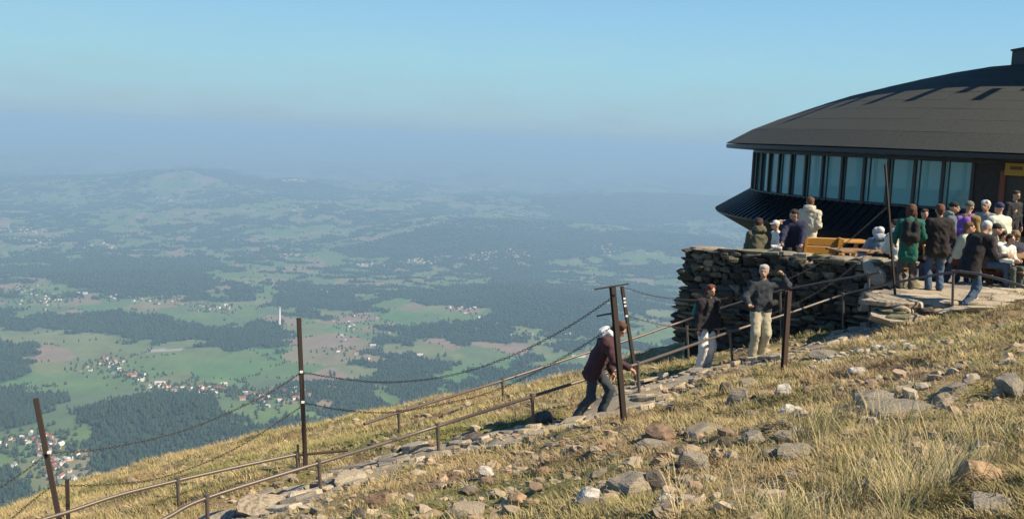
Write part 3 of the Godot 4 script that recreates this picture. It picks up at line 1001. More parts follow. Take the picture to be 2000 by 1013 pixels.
func build_fences() -> void:
	link = link_geo()
	# near handrail beside the path
	handrail("long near handrail climbing beside the path up to the terrace", [[250, 1042], [320, 1013], [403, 972], [622, 904], [740, 868], [854, 832], [1039, 774], [1150, 739], [1244, 711], [1300, 692], [1426, 648], [1534, 614], [1647, 576], [1763, 549], [1863, 531], [1884, 531], [1922, 537], [1981, 553], [2010, 565]],
		[[403, 972, 406, 1036], [622, 904, 627, 972], [854, 832, 857, 886], [1039, 774, 1043, 839], [1246, 711, 1249, 771], [1426, 649, 1431, 706], [1647, 576, 1648, 652], [1863, 532, 1861, 615]])
	handrail("far handrail along the outer edge of the path below the stone wall", [[711, 828], [778, 805], [880, 774], [981, 743], [1112, 700], [1236, 661], [1296, 640], [1335, 627], [1392, 607], [1450, 589], [1503, 573], [1600, 553], [1696, 536], [1720, 531]],
		[[778, 805, 780, 850], [981, 743, 983, 787], [1342, 640, 1344, 677, 21.7], [1524, 568, 1527, 652, 21.2], [1697, 536, 1700, 640, 20.0]])
	handrail("low bent handrail at the bottom end of the path", [[60, 1022], [96, 1010], [139, 997], [230, 967], [346, 938], [470, 910], [579, 887]],
		[[346, 938, 349, 996], [579, 887, 582, 923]])
	# chain fence: tall leaning posts
	var cf := thing("chain_fence", "leaning rusty steel posts joined by two sagging chains", "fence", Vector3.ZERO)
	var P := []
	for q in [[68.5, 778, 124, 1062, 0.10], [583, 621, 596.5, 912, 0.10], [1196.5, 559, 1219.5, 830, 0.105], [1215, 559, 1245, 752, 0.095], [1541, 568, 1531, 726, 0.12], [1730, 320, 1751, 596, 0.06]]:
		var f := on_ground(q[2], q[3])
		if q[0] > 1700: f = on_level(1751, 600, FLOOR - 0.2)
		var top := at(q[0], q[1], -f.z)
		lean_post(cf, top, f, q[4], M.post if q[0] != 1541 else M.post_rust)
		P.append(-f.z)
	# a thin stay rod on the last post, bars on the pair
	var g := Geo.new()
	g.tube(PackedVector3Array([at(1161, 565, P[2] - 0.15), at(1228, 554, P[2] - 0.10)]), PackedFloat32Array([0.010]), 6)
	obj("cross_bar", g.mesh(), M.post, cf)
	g = Geo.new()
	g.tube(PackedVector3Array([at(1166, 617, P[2] + 0.15), at(1199, 611, P[2])]), PackedFloat32Array([0.012]), 6)
	obj("stub_bar", g.mesh(), M.post, cf)
	g = Geo.new()
	var f2 := on_ground(132.5, 1030)
	lean_post(cf, at(130, 936, -f2.z), f2, 0.085, M.post, "short_post")
	var f3 := on_ground(583, 923)
	lean_post(cf, at(581, 868, -f3.z - 0.02), f3 + Vector3(0, 0, -0.02), 0.05, M.post, "short_post")
	g.tube(PackedVector3Array([at(560, 890, P[1] + 0.2), at(680, 879, P[1] + 0.35)]), PackedFloat32Array([0.022]), 6)
	obj("stub_bar", g.mesh(), M.post_rust, cf)
	var D := func(x: float) -> float:
		if x < 588.0: return interp([95.0, 588.0], [P[0], P[1]], x)
		if x < 1198.0: return interp([588.0, 1198.0], [P[1], P[2]], x)
		if x < 1216.0: return P[2]
		return interp([1216.0, 1738.0], [P[3], P[5]], x)
	for ln in [[[-60, 990], [0, 952], [50, 918], [92, 886]], [[-40, 1060], [24, 1010], [62, 978], [104, 946]],
		[[95, 883], [175, 880], [306, 855], [408, 822], [522, 769], [588, 727]],
		[[104, 946], [150, 948], [269, 941], [355, 920], [460, 875], [579, 800], [592, 786]],
		[[588, 727], [680, 741], [765, 746], [874, 734], [986, 700], [1100, 644], [1197, 581]],
		[[592, 786], [666, 800], [758, 805], [880, 786], [981, 757], [1100, 698], [1179, 649], [1203, 632]],
		[[1222, 562], [1258, 573], [1290, 580], [1340, 585], [1420, 582], [1517, 554], [1602, 513], [1661, 468], [1736, 402]],
		[[1223, 616], [1258, 626], [1296, 635], [1360, 643], [1440, 637], [1545, 597], [1620, 556], [1677, 511], [1742, 452]]]:
		var pts := PackedVector3Array()
		for q in ln: pts.append(at(q[0], q[1], D.call(float(q[0]))))
		obj("chain", chain_along(pts).mesh(), M.chain, cf)
	# white paint marks and chain brackets
	for q in [[1220, 583, P[3]], [1220.8, 590, P[3]], [1221.5, 597, P[3]], [1224.5, 617, P[3]], [588, 726, P[1]], [591, 785, P[1]], [95, 883, P[0]]]:
		var bg := Geo.new()
		bg.cbox(Transform3D(CB.rotated(Vector3.UP, 0.1), at(q[0], q[1], q[2] - 0.06)), Vector3(0.045, 0.035, 0.02), 0.004)
		obj("bracket", bg.mesh(), M.white_paint, cf)

# ---------------------------------------------------------------- figures: smooth-joined bones meshed as surface nets
class Field:
	var prims := []
	var k := 0.04
	func cap(a: Vector3, b: Vector3, ra: float, rb: float) -> void:
		prims.append([0, a, b, ra, rb])
	func ell(c: Vector3, r: Vector3, b := Basis()) -> void:
		prims.append([1, c, r, b, b.inverse()])
	func mesh_into(v: PackedVector3Array, idx: PackedInt32Array, cell: float, fold := 0.0, nz: FastNoiseLite = null) -> void:
		var lo := Vector3.INF
		var hi := -Vector3.INF
		var boxes := []
		for p in prims:
			var a: Vector3
			var b: Vector3
			var m := k * 0.5 + cell * 2.0
			if p[0] == 0:
				var ra := Vector3.ONE * (float(p[3]) + m)
				var rb := Vector3.ONE * (float(p[4]) + m)
				a = (p[1] - ra).min(p[2] - rb); b = (p[1] + ra).max(p[2] + rb)
			else:
				var r := Vector3.ONE * (maxf(p[2].x, maxf(p[2].y, p[2].z)) + m)
				a = p[1] - r; b = p[1] + r
			boxes.append([a, b])
			lo = lo.min(a); hi = hi.max(b)
		var nx := int((hi.x - lo.x) / cell) + 2
		var ny := int((hi.y - lo.y) / cell) + 2
		var nzz := int((hi.z - lo.z) / cell) + 2
		var f := PackedFloat32Array()
		f.resize(nx * ny * nzz)
		f.fill(9.0)
		for i in prims.size():
			var p: Array = prims[i]
			var a: Vector3 = (boxes[i][0] - lo) / cell
			var b: Vector3 = (boxes[i][1] - lo) / cell
			var x0 := maxi(int(a.x), 0)
			var x1 := mini(int(b.x) + 1, nx - 1)
			var y0 := maxi(int(a.y), 0)
			var y1 := mini(int(b.y) + 1, ny - 1)
			var z0 := maxi(int(a.z), 0)
			var z1 := mini(int(b.z) + 1, nzz - 1)
			var is_cap: bool = p[0] == 0
			var pa: Vector3 = p[1]
			var ab := Vector3.ZERO
			var inv := 0.0
			var ra := 0.0
			var dr := 0.0
			var mr := 0.0
			var rad := Vector3.ONE
			var ib := Basis()
			if is_cap:
				ab = p[2] - pa
				inv = 1.0 / maxf(ab.length_squared(), 1e-9)
				ra = p[3]; dr = p[4] - p[3]
			else:
				rad = Vector3.ONE / p[2]
				mr = minf(p[2].x, minf(p[2].y, p[2].z))
				ib = p[4]
			for z in range(z0, z1 + 1):
				for y in range(y0, y1 + 1):
					var row := (z * ny + y) * nx
					var q := lo + Vector3(x0, y, z) * cell - pa
					for x in range(x0, x1 + 1):
						var d: float
						if is_cap:
							var t := clampf(q.dot(ab) * inv, 0.0, 1.0)
							d = (q - ab * t).length() - ra - dr * t
						else:
							d = ((ib * q * rad).length() - 1.0) * mr
						q.x += cell
						var o := f[row + x]
						if o > 8.0: f[row + x] = d
						else:
							var h := absf(o - d)
							if h < k:
								h = (k - h) / k
								f[row + x] = minf(o, d) - h * h * k * 0.25
							elif d < o: f[row + x] = d
		# one vertex in each crossed cell, one quad round each crossed edge
		var cell_v := {}
		var base := v.size()
		var oy := nx
		var oz := nx * ny
		var offs := [0, 1, oy, oy + 1, oz, oz + 1, oz + oy, oz + oy + 1]
		var cp := [Vector3(0, 0, 0), Vector3(1, 0, 0), Vector3(0, 1, 0), Vector3(1, 1, 0), Vector3(0, 0, 1), Vector3(1, 0, 1), Vector3(0, 1, 1), Vector3(1, 1, 1)]
		var edges := [[0, 1], [2, 3], [4, 5], [6, 7], [0, 2], [1, 3], [4, 6], [5, 7], [0, 4], [1, 5], [2, 6], [3, 7]]
		var lim := cell * 3.0
		for z in nzz - 1:
			for y in ny - 1:
				var i0 := (z * ny + y) * nx
				for x in nx - 1:
					var i := i0 + x
					var f0 := f[i]
					if f0 > lim or f0 < -lim: continue
					var m := 0
					for o in 8:
						if f[i + offs[o]] < 0.0: m |= 1 << o
					if m == 0 or m == 255: continue
					var s := Vector3.ZERO
					var cnt := 0
					for e in edges:
						var a: int = e[0]
						var b: int = e[1]
						if ((m >> a) ^ (m >> b)) & 1:
							var fa := f[i + offs[a]]
							var fb := f[i + offs[b]]
							s += cp[a].lerp(cp[b], fa / (fa - fb))
							cnt += 1
					var P := lo + (Vector3(x, y, z) + s / cnt) * cell
					if nz and fold > 0.0:
						P += Vector3(nz.get_noise_3d(P.x, P.y, P.z), nz.get_noise_3d(P.x + 7.0, P.y, P.z) * 0.5, nz.get_noise_3d(P.x, P.y + 7.0, P.z)) * fold
					cell_v[i] = v.size()
					v.append(P)
		for i in cell_v:
			var fa := f[i]
			# edges along x, y, z from corner 0
			for ax in 3:
				var o: int = [1, oy, oz][ax]
				var fb := f[i + o]
				if (fa < 0.0) == (fb < 0.0): continue
				var u: int = [oy, oz, 1][ax]
				var w: int = [oz, 1, oy][ax]
				if not (cell_v.has(i - u) and cell_v.has(i - w) and cell_v.has(i - u - w)): continue
				var A: int = cell_v[i]
				var B: int = cell_v[i - u]
				var C: int = cell_v[i - u - w]
				var E: int = cell_v[i - w]
				if fa < 0.0: idx.append_array([A, C, B, A, E, C])
				else: idx.append_array([A, B, C, A, C, E])

func net(parent: Node, called: String, fields: Array, cells: Array, m: Material, fold := 0.0) -> MeshInstance3D:
	var v := PackedVector3Array()
	var idx := PackedInt32Array()
	for i in fields.size():
		fields[i].mesh_into(v, idx, cells[i], fold, n_fold)
	return obj(called, smooth_mesh(v, idx, PackedColorArray()), m, parent)
var n_fold: FastNoiseLite
var cloth_cache := {}
func cloth(c: Color) -> Material:
	if not cloth_cache.has(c):
		var m := grained(lin(c.r, c.g, c.b), 0.9, cloth_grain, 5.0)
		cloth_cache[c] = m
	return cloth_cache[c]
var cloth_grain: Texture2D
func ik(a: Vector3, b: Vector3, l1: float, l2: float, pole: Vector3) -> Array:
	# [joint, end] of a two-bone limb from a towards b, bending to pole
	var d := b - a
	var dist := clampf(d.length(), 0.05, (l1 + l2) * 0.995)
	d = d.normalized()
	var x := (l1 * l1 - l2 * l2 + dist * dist) / (2.0 * dist)
	var h := sqrt(maxf(0.0, l1 * l1 - x * x))
	var pp := (pole - d * pole.dot(d)).normalized()
	return [a + d * x + pp * h, a + d * dist]
# A person. Local axes: +z the way they face, +x their left, y up, origin on the ground between the feet.
# o: s (scale), hip [y, z], lean, twist, bend_side, head [yaw, pitch], lh / rh (hand targets), lf / rf (feet), lelbow / relbow, knee,
#    top, legs, shoe, skin, hair (colours), hair_long, hood, cap, coat (hem drop), bulk
func person(label: String, pos: Vector3, yaw: float, o: Dictionary) -> Node3D:
	var p := thing("person", label, "person", pos, deg_to_rad(yaw), o.get("group", ""))
	var s: float = o.get("s", 1.0)
	var hip := Vector3(o.get("hx", 0.0), o.get("hip", [0.93, 0.0])[0], o.get("hip", [0.93, 0.0])[1])
	var lean: float = deg_to_rad(o.get("lean", 2.0))
	var tb := Basis(Vector3.UP, deg_to_rad(o.get("twist", 0.0))) * Basis(Vector3.RIGHT, lean) * Basis(Vector3.BACK, deg_to_rad(o.get("side", 0.0)))
	var chest := hip + tb * Vector3(0, 0.34, 0.0)
	var nb := tb * Basis(Vector3.RIGHT, deg_to_rad(o.get("hunch", 4.0)))
	var neck := chest + nb * Vector3(0, 0.19, -0.005)
	var hd: Array = o.get("head", [0.0, 0.0])
	var hb := Basis(Vector3.UP, deg_to_rad(hd[0])) * Basis(Vector3.RIGHT, deg_to_rad(hd[1]))
	var head := neck + nb * Vector3(0, 0.075, 0.012) + hb * Vector3(0, 0.115, 0.025)
	var sk := [neck + nb * Vector3(0.185, -0.065, 0), neck + nb * Vector3(-0.185, -0.065, 0)]
	var hj := [hip + tb * Vector3(0.09, -0.02, 0), hip + tb * Vector3(-0.09, -0.02, 0)]
	var hands: Array = [o.get("lh", Vector3(0.27, 0.80, 0.06)), o.get("rh", Vector3(-0.27, 0.80, 0.06))]
	var feet: Array = [o.get("lf", Vector3(0.11, 0.08, 0.0)), o.get("rf", Vector3(-0.11, 0.08, 0.02))]
	var el := []
	var wr := []
	var kn := []
	var an := []
	for i in 2:
		var sg := 1.0 if i == 0 else -1.0
		var r := ik(sk[i], hands[i], 0.29, 0.26, o.get("lelbow" if i == 0 else "relbow", Vector3(sg * 0.5, -0.3, -1.0)))
		el.append(r[0]); wr.append(r[1])
		r = ik(hj[i], feet[i], 0.44, 0.43, o.get("knee", Vector3(sg * 0.12, 0.0, 1.0)))
		kn.append(r[0]); an.append(r[1])
	var bulk: float = o.get("bulk", 1.0)
	var S := Transform3D(Basis.from_scale(Vector3.ONE * s), Vector3.ZERO)
	# ---- body: one skin surface; the finer head and hands are part of the same mesh
	var skin_c: Color = o.get("skin", Color(0.50, 0.29, 0.20))
	var f := Field.new()
	f.k = 0.03
	f.cap(hip, chest, 0.10, 0.11)
	f.cap(chest, neck, 0.11, 0.05)
	f.cap(neck - nb * Vector3(0, 0.03, 0), head - hb * Vector3(0, 0.05, 0.02), 0.054, 0.052)
	for i in 2:
		f.cap(neck, sk[i], 0.05, 0.05)
		f.cap(sk[i], el[i], 0.043, 0.036)
		f.cap(el[i], wr[i], 0.036, 0.026)
		f.cap(hj[i], kn[i], 0.075, 0.052)
		f.cap(kn[i], an[i], 0.05, 0.034)
	var fh := Field.new()
	fh.k = 0.025
	fh.ell(head + hb * Vector3(0, 0.022, -0.012), Vector3(0.076, 0.098, 0.094), hb)
	fh.ell(head + hb * Vector3(0, -0.045, 0.022), Vector3(0.056, 0.068, 0.068), hb)
	fh.cap(head + hb * Vector3(0, 0.008, 0.088), head + hb * Vector3(0, -0.026, 0.108), 0.009, 0.015)
	fh.cap(head + hb * Vector3(-0.022, -0.062, 0.082), head + hb * Vector3(0.022, -0.062, 0.082), 0.009, 0.009)
	fh.cap(head + hb * Vector3(-0.04, 0.028, 0.078), head + hb * Vector3(0.04, 0.028, 0.078), 0.010, 0.010)
	for sg in [-1.0, 1.0]:
		fh.ell(head + hb * Vector3(sg * 0.079, -0.008, -0.005), Vector3(0.011, 0.030, 0.020), hb)
	fh.cap(neck, head - hb * Vector3(0, 0.04, 0.02), 0.053, 0.05)
	var fs := [f, fh]
	var cs := [0.024, 0.0125]
	for i in 2:
		var sg := 1.0 if i == 0 else -1.0
		var dir: Vector3 = (wr[i] - el[i]).normalized()
		var pal: Vector3 = o.get("lpalm" if i == 0 else "rpalm", Vector3(-sg, 0.0, 0.1))
		pal = (pal - dir * pal.dot(dir)).normalized()
		var side := dir.cross(pal).normalized() * -sg   # towards the thumb
		var fd := Field.new()
		fd.k = 0.010
		var w: Vector3 = wr[i]
		var curl: float = o.get("lcurl" if i == 0 else "rcurl", 0.35)
		fd.cap(w - dir * 0.03, w + dir * 0.02, 0.026, 0.026)
		for q in 4:
			var off := (1.5 - q) * 0.021
			var kn0: Vector3 = w + dir * (0.085 - 0.006 * absf(q - 1.4)) + side * off
			fd.cap(w + dir * 0.012 + side * off * 0.7, kn0, 0.016, 0.0125)
			var len := [0.070, 0.080, 0.074, 0.058][q] as float
			var d1 := (dir * cos(curl) + pal * sin(curl)).normalized()
			var d2 := (dir * cos(curl * 2.2) + pal * sin(curl * 2.2)).normalized()
			var m1 := kn0 + d1 * len * 0.52
			fd.cap(kn0, m1, 0.0105, 0.0095)
			fd.cap(m1, m1 + d2 * len * 0.48, 0.0095, 0.008)
		var t0 := w + dir * 0.03 + side * 0.028
		var t1 := t0 + (dir * 0.6 + side * 0.55 + pal * (0.3 + curl * 0.5)).normalized() * 0.045
		fd.cap(w + dir * 0.012 + side * 0.012, t0, 0.017, 0.014)
		fd.cap(t0, t1, 0.013, 0.011)
		fd.cap(t1, t1 + (dir * 0.8 + pal * (0.2 + curl)).normalized() * 0.032, 0.011, 0.009)
		fs.append(fd); cs.append(0.0095)
	var skin := grained(lin(skin_c.r, skin_c.g, skin_c.b), 0.6, cloth_grain, 6.0)
	var body := net(p, "body", fs, cs, skin)
	body.scale = Vector3.ONE * s
	# eyes and mouth
	for q in [[-0.030, 0.008, 0.083, 0.011, 0.006], [0.030, 0.008, 0.083, 0.011, 0.006]]:
		var fe := Field.new()
		fe.ell(head + hb * Vector3(q[0], q[1], q[2]), Vector3(q[3], q[4], 0.008), hb)
		var e := net(body, "eye", [fe], [0.004], cloth(Color(0.03, 0.02, 0.018)))
	var fm := Field.new()
	fm.ell(head + hb * Vector3(0, -0.060, 0.088), Vector3(0.022, 0.005, 0.008), hb)
	net(body, "mouth", [fm], [0.004], cloth(Color(0.25, 0.07, 0.06)))
	# ---- trousers
	var tr := Field.new()
	tr.k = 0.045
	var legw: float = o.get("legw", 1.0)
	tr.cap(hj[0] + tb * Vector3(0, 0.05, 0), hj[1] + tb * Vector3(0, 0.05, 0), 0.098, 0.098)
	tr.cap(hip + tb * Vector3(0, 0.08, 0), hip, 0.105, 0.115)
	for i in 2:
		tr.cap(hj[i], kn[i], 0.098 * legw, 0.072 * legw)
		tr.cap(kn[i], kn[i].lerp(an[i], 0.97), 0.072 * legw, 0.068 * legw)
	var t := net(p, o.get("legname", "trousers"), [tr], [0.024], cloth(o.get("legs", Color(0.05, 0.07, 0.12))), 0.016)
	t.scale = Vector3.ONE * s
	# ---- shoes
	for i in 2:
		var fdir: Vector3 = (kn[i] - an[i])
		var flat := Vector3(0, 0, 1).rotated(Vector3.UP, deg_to_rad(o.get("toe", 10.0)) * (1.0 if i == 0 else -1.0))
		var so := Field.new()
		so.k = 0.03
		so.cap(an[i] + Vector3(0, -0.035, 0) - flat * 0.04, an[i] + Vector3(0, -0.045, 0) + flat * 0.14, 0.042, 0.034)
		so.cap(an[i] + Vector3(0, 0.03, 0), an[i] + Vector3(0, -0.02, 0), 0.045, 0.048)
		var sh := net(p, "shoe", [so], [0.017], cloth(o.get("shoe", Color(0.03, 0.027, 0.025))))
		sh.scale = Vector3.ONE * s
	# ---- jacket
	var jk := Field.new()
	jk.k = 0.055
	var hem: float = o.get("coat", 0.05)
	var w2 := 0.075 * bulk
	for sg in [-1.0, 1.0]:
		jk.cap(hip + tb * Vector3(sg * w2, -hem, 0.0), hip + tb * Vector3(sg * 0.065, 0.18, 0.0), 0.118 * bulk, 0.112 * bulk)
		jk.cap(hip + tb * Vector3(sg * 0.065, 0.18, 0.0), chest + nb * Vector3(sg * 0.082, 0.09, -0.005), 0.115 * bulk, 0.108 * bulk)
	jk.cap(chest + nb * Vector3(0, 0.08, -0.01), neck + nb * Vector3(0, -0.005, -0.01), 0.12 * bulk, 0.068)
	for i in 2:
		jk.cap(neck + nb * Vector3(0, -0.03, 0), sk[i], 0.07, 0.075 * bulk)
		jk.cap(sk[i], el[i], 0.073 * bulk, 0.060 * bulk)
		var cuff: float = o.get("cuff", 0.93)
		jk.cap(el[i], el[i].lerp(wr[i], cuff), 0.060 * bulk, 0.046 * bulk)
	var jn := net(p, o.get("topname", "jacket"), [jk], [0.024], cloth(o.get("top", Color(0.03, 0.03, 0.04))), o.get("fold", 0.018))
	jn.scale = Vector3.ONE * s
	# ---- hair, hat, hood
	var hr: Color = o.get("hair", Color(0.06, 0.035, 0.02))
	if not o.has("cap") or o.get("hair_long", 0.0) > 0.0:
		var ha := Field.new()
		ha.k = 0.03
		ha.ell(head + hb * Vector3(0, 0.045, -0.026), Vector3(0.088, 0.092, 0.098), hb)
		ha.cap(head + hb * Vector3(-0.048, 0.088, 0.02), head + hb * Vector3(0.048, 0.088, 0.02), 0.034, 0.034)
		ha.cap(head + hb * Vector3(0, 0.02, -0.07), head + hb * Vector3(0, -0.06, -0.062), 0.055, 0.048)
		var lg: float = o.get("hair_long", 0.0)
		if lg > 0.0:
			for sg in [-1.0, 0.0, 1.0]:
				ha.cap(head + hb * Vector3(sg * 0.066, 0.03, -0.03), head + hb * Vector3(sg * 0.072, -lg, -0.05), 0.04, 0.036)
		var hn := net(p, "hair", [ha], [0.0135], cloth(hr), 0.018)
		hn.scale = Vector3.ONE * s
	if o.has("cap"):
		var ca := Field.new()
		ca.k = 0.015
		ca.ell(head + hb * Vector3(0, 0.055, -0.014), Vector3(0.090, 0.082, 0.102), hb)
		if o.get("brim", true):
			for sg in [-0.04, 0.0, 0.04]:
				ca.cap(head + hb * Vector3(sg, 0.05, 0.07), head + hb * Vector3(sg * 0.8, 0.038, 0.145), 0.011, 0.008)
		var cn := net(p, "cap", [ca], [0.0125], cloth(o.cap))
		cn.scale = Vector3.ONE * s
	if o.has("hood"):
		var ho := Field.new()
		ho.k = 0.03
		for a in 7:
			var a0 := deg_to_rad(-110.0 + a * 31.0)
			var a1 := deg_to_rad(-110.0 + (a + 1) * 31.0)
			var c := neck + nb * Vector3(0, 0.062, -0.03)
			ho.cap(c + nb * Vector3(sin(a0) * 0.098, 0.0, -cos(a0) * 0.098), c + nb * Vector3(sin(a1) * 0.098, 0.0, -cos(a1) * 0.098), 0.05, 0.05)
		ho.cap(neck + nb * Vector3(-0.06, 0.01, -0.13), neck + nb * Vector3(0.06, 0.01, -0.13), 0.065, 0.065)
		if o.has("hood_big"): ho.ell(neck + nb * Vector3(0, -0.01, -0.125), Vector3(0.14, 0.085, 0.095), nb)
		var on := net(p, "hood", [ho], [0.017], cloth(o.hood), 0.014)
		on.scale = Vector3.ONE * s
	if o.has("pack"):
		var pk := Field.new()
		pk.k = 0.04
		var c := chest + tb * Vector3(0, -0.04, -0.20)
		for sg in [-1.0, 1.0]:
			pk.cap(c + tb * Vector3(sg * 0.085, -0.15, 0), c + tb * Vector3(sg * 0.075, 0.14, 0.01), 0.095, 0.085)
		pk.cap(c + tb * Vector3(-0.06, -0.10, -0.08), c + tb * Vector3(0.06, -0.10, -0.08), 0.06, 0.06)
		var pn := net(p, "backpack", [pk], [0.024], cloth(o.pack), 0.012)
		pn.scale = Vector3.ONE * s
		if o.has("pack2"):
			var pf := Field.new()
			pf.k = 0.02
			pf.cap(c + tb * Vector3(-0.15, -0.10, -0.02), c + tb * Vector3(-0.13, 0.14, 0.02), 0.055, 0.04)
			var p2 := net(pn, "pocket", [pf], [0.014], cloth(o.pack2))
		for sg in [-1.0, 1.0]:
			var st := Geo.new()
			var sp := PackedVector3Array([c + tb * Vector3(sg * 0.09, 0.16, 0.05), neck + nb * Vector3(sg * 0.10, 0.045, 0.0), neck + nb * Vector3(sg * 0.11, -0.06, 0.125 * bulk), hip + tb * Vector3(sg * 0.14, 0.20, 0.10), c + tb * Vector3(sg * 0.11, -0.16, 0.04)])
			st.tube(spline(sp, 4), PackedFloat32Array([0.020]), 6)
			var so := obj("strap", st.mesh(), cloth(o.get("strap", o.pack)), pn)
	p.set_meta("wrists", [])
	p.remove_meta("wrists")
	return p

func build_people() -> void:
	var denim := Color(0.055, 0.10, 0.17)
	# the three on the path
	var p := on_ground(1156, 826)
	person("person in maroon jacket with white hood climbing bent over, hand on the handrail", p, 80.0, {
		"s": 0.95, "bulk": 1.2, "coat": 0.1, "hood_big": true, "hip": [0.90, 0.0], "lean": 21.0, "hunch": 12.0, "head": [-15.0, 34.0], "top": Color(0.062, 0.024, 0.032), "hood": Color(0.72, 0.74, 0.76), "legs": Color(0.036, 0.05, 0.072), "legw": 1.0,
		"hair": Color(0.10, 0.04, 0.02), "shoe": Color(0.35, 0.33, 0.32), "lf": Vector3(0.08, 0.12, 0.12), "rf": Vector3(-0.09, 0.08, -0.26), "rh": Vector3(-0.28, 0.98, 0.56), "lh": Vector3(0.22, 0.75, 0.25), "rpalm": Vector3(0, -1, 0), "rcurl": 0.7, "fold": 0.022})
	p = on_ground(1374, 721)
	person("woman in black jacket and white trousers carrying a teal and black backpack", p, 16.0, {
		"s": 0.93, "top": Color(0.020, 0.018, 0.024), "legs": Color(0.66, 0.66, 0.66), "legw": 1.28, "hair": Color(0.11, 0.035, 0.02), "hair_long": 0.06, "head": [12.0, 4.0], "coat": 0.14, "bulk": 1.25, "twist": 12.0,
		"pack": Color(0.015, 0.02, 0.025), "pack2": Color(0.01, 0.22, 0.21), "rh": Vector3(-0.24, 0.72, 0.12), "lh": Vector3(0.24, 0.74, 0.10), "rf": Vector3(-0.10, 0.08, 0.05), "lf": Vector3(0.11, 0.08, -0.06)})
	p = on_ground(1479, 699)
	var man := person("grey-haired man in dark sweater and beige trousers raising one arm", p, 8.0, {
		"s": 1.0, "top": Color(0.032, 0.042, 0.054), "topname": "sweater", "legs": Color(0.42, 0.39, 0.29), "legw": 1.18, "bulk": 1.12, "hair": Color(0.42, 0.41, 0.40), "head": [-28.0, 2.0], "coat": 0.0,
		"lh": Vector3(0.33, 1.60, 0.14), "lelbow": Vector3(0.9, -0.8, -0.2), "rh": Vector3(-0.34, 1.06, 0.32), "rpalm": Vector3(0, 1, 0.4), "lcurl": 0.9, "rcurl": 0.6, "lf": Vector3(0.10, 0.08, -0.04), "rf": Vector3(-0.12, 0.08, 0.04)})
	var bf := Field.new()
	bf.k = 0.02
	bf.cap(Vector3(0.14, 1.06, 0.15), Vector3(0.24, 1.08, 0.10), 0.06, 0.055)
	net(man, "pouch", [bf], [0.016], cloth(Color(0.02, 0.02, 0.025)))
	# the terrace
	var sit := func(label: String, x: float, ytop: float, d: float, yaw: float, o: Dictionary) -> Node3D:
		var q := at(x, ytop, d)
		var fl := floor_at(d)
		var s: float = o.get("s", clampf((q.y - fl) / 1.32, 0.72, 1.08))
		var lift := q.y - (fl + 1.32 * s)
		o.merge({"s": s, "hip": [0.52, -0.10], "lean": 10.0, "hunch": 10.0, "lf": Vector3(0.14, 0.08, 0.34), "rf": Vector3(-0.13, 0.08, 0.38), "lh": Vector3(0.12, 0.70, 0.30), "rh": Vector3(-0.12, 0.70, 0.32), "coat": 0.0}, false)
		return person(label, Vector3(q.x, fl + minf(0.0, lift), q.z), yaw, o)
	var stand := func(label: String, x: float, ytop: float, d: float, yaw: float, o: Dictionary) -> Node3D:
		var q := at(x, ytop, d)
		var fl := floor_at(d)
		var s: float = clampf((q.y - fl) / 1.77, 0.75, 1.08)
		o.merge({"s": s}, false)
		return person(label, Vector3(q.x, q.y - 1.77 * s, q.z), yaw, o)
	sit.call("person in olive jacket sitting with back turned behind the wall", 1485, 428, 23.6, 185.0, {"top": Color(0.10, 0.095, 0.06), "hair": Color(0.05, 0.025, 0.02), "bulk": 1.15, "head": [-20.0, 10.0], "hood": Color(0.10, 0.095, 0.06)})
	sit.call("person in white top and white cap sitting behind the wall", 1521, 432, 25.2, -70.0, {"top": Color(0.68, 0.68, 0.66), "cap": Color(0.62, 0.61, 0.58), "hair": Color(0.2, 0.15, 0.1)})
	var nv: Node3D = stand.call("person in navy coat leaning over the wall with both hands on it", 1556, 405, 23.4, -12.0, {"top": Color(0.018, 0.02, 0.06), "legs": Color(0.02, 0.02, 0.03), "lean": 24.0, "hip": [0.90, -0.22], "hair": Color(0.03, 0.018, 0.015), "head": [-60.0, 15.0], "lh": Vector3(0.16, 0.86, 0.36), "rh": Vector3(-0.30, 0.86, 0.40), "lcurl": 0.9, "rcurl": 0.9, "coat": 0.2, "bulk": 1.18, "s": 1.0})
	stand.call("boy in cream jacket standing at the yellow table with an arm stretched out", 1584, 385, 26.0, 150.0, {"top": Color(0.52, 0.50, 0.40), "hair": Color(0.14, 0.07, 0.035), "bulk": 1.12, "hood": Color(0.50, 0.48, 0.40), "rh": Vector3(-0.15, 1.05, 0.2), "lh": Vector3(0.55, 1.15, -0.12), "lelbow": Vector3(0.3, -1.0, 0.0), "head": [30.0, 8.0], "coat": 0.12, "legs": Color(0.03, 0.03, 0.04), "fold": 0.024})
	sit.call("child in black and white jacket sitting beside the old wooden table", 1697, 440, 24.2, 80.0, {"top": Color(0.30, 0.27, 0.30), "hair": Color(0.55, 0.52, 0.5), "legs": Color(0.03, 0.03, 0.04), "lean": 25.0})
	sit.call("person in grey-blue jacket with white cap bowed over the old table", 1723, 444, 22.8, 170.0, {"top": Color(0.13, 0.20, 0.26), "cap": Color(0.62, 0.66, 0.70), "brim": false, "hood": Color(0.30, 0.38, 0.44), "lean": 16.0})
	sit.call("dark-haired person in white jacket sitting beside the tall chain post", 1756, 431, 21.9, 195.0, {"top": Color(0.66, 0.68, 0.60), "hood": Color(0.74, 0.75, 0.72), "hair": Color(0.04, 0.02, 0.015), "head": [20.0, 0.0], "legs": Color(0.02, 0.02, 0.025)})
	var gp := on_level(1779, 568, FLOOR)
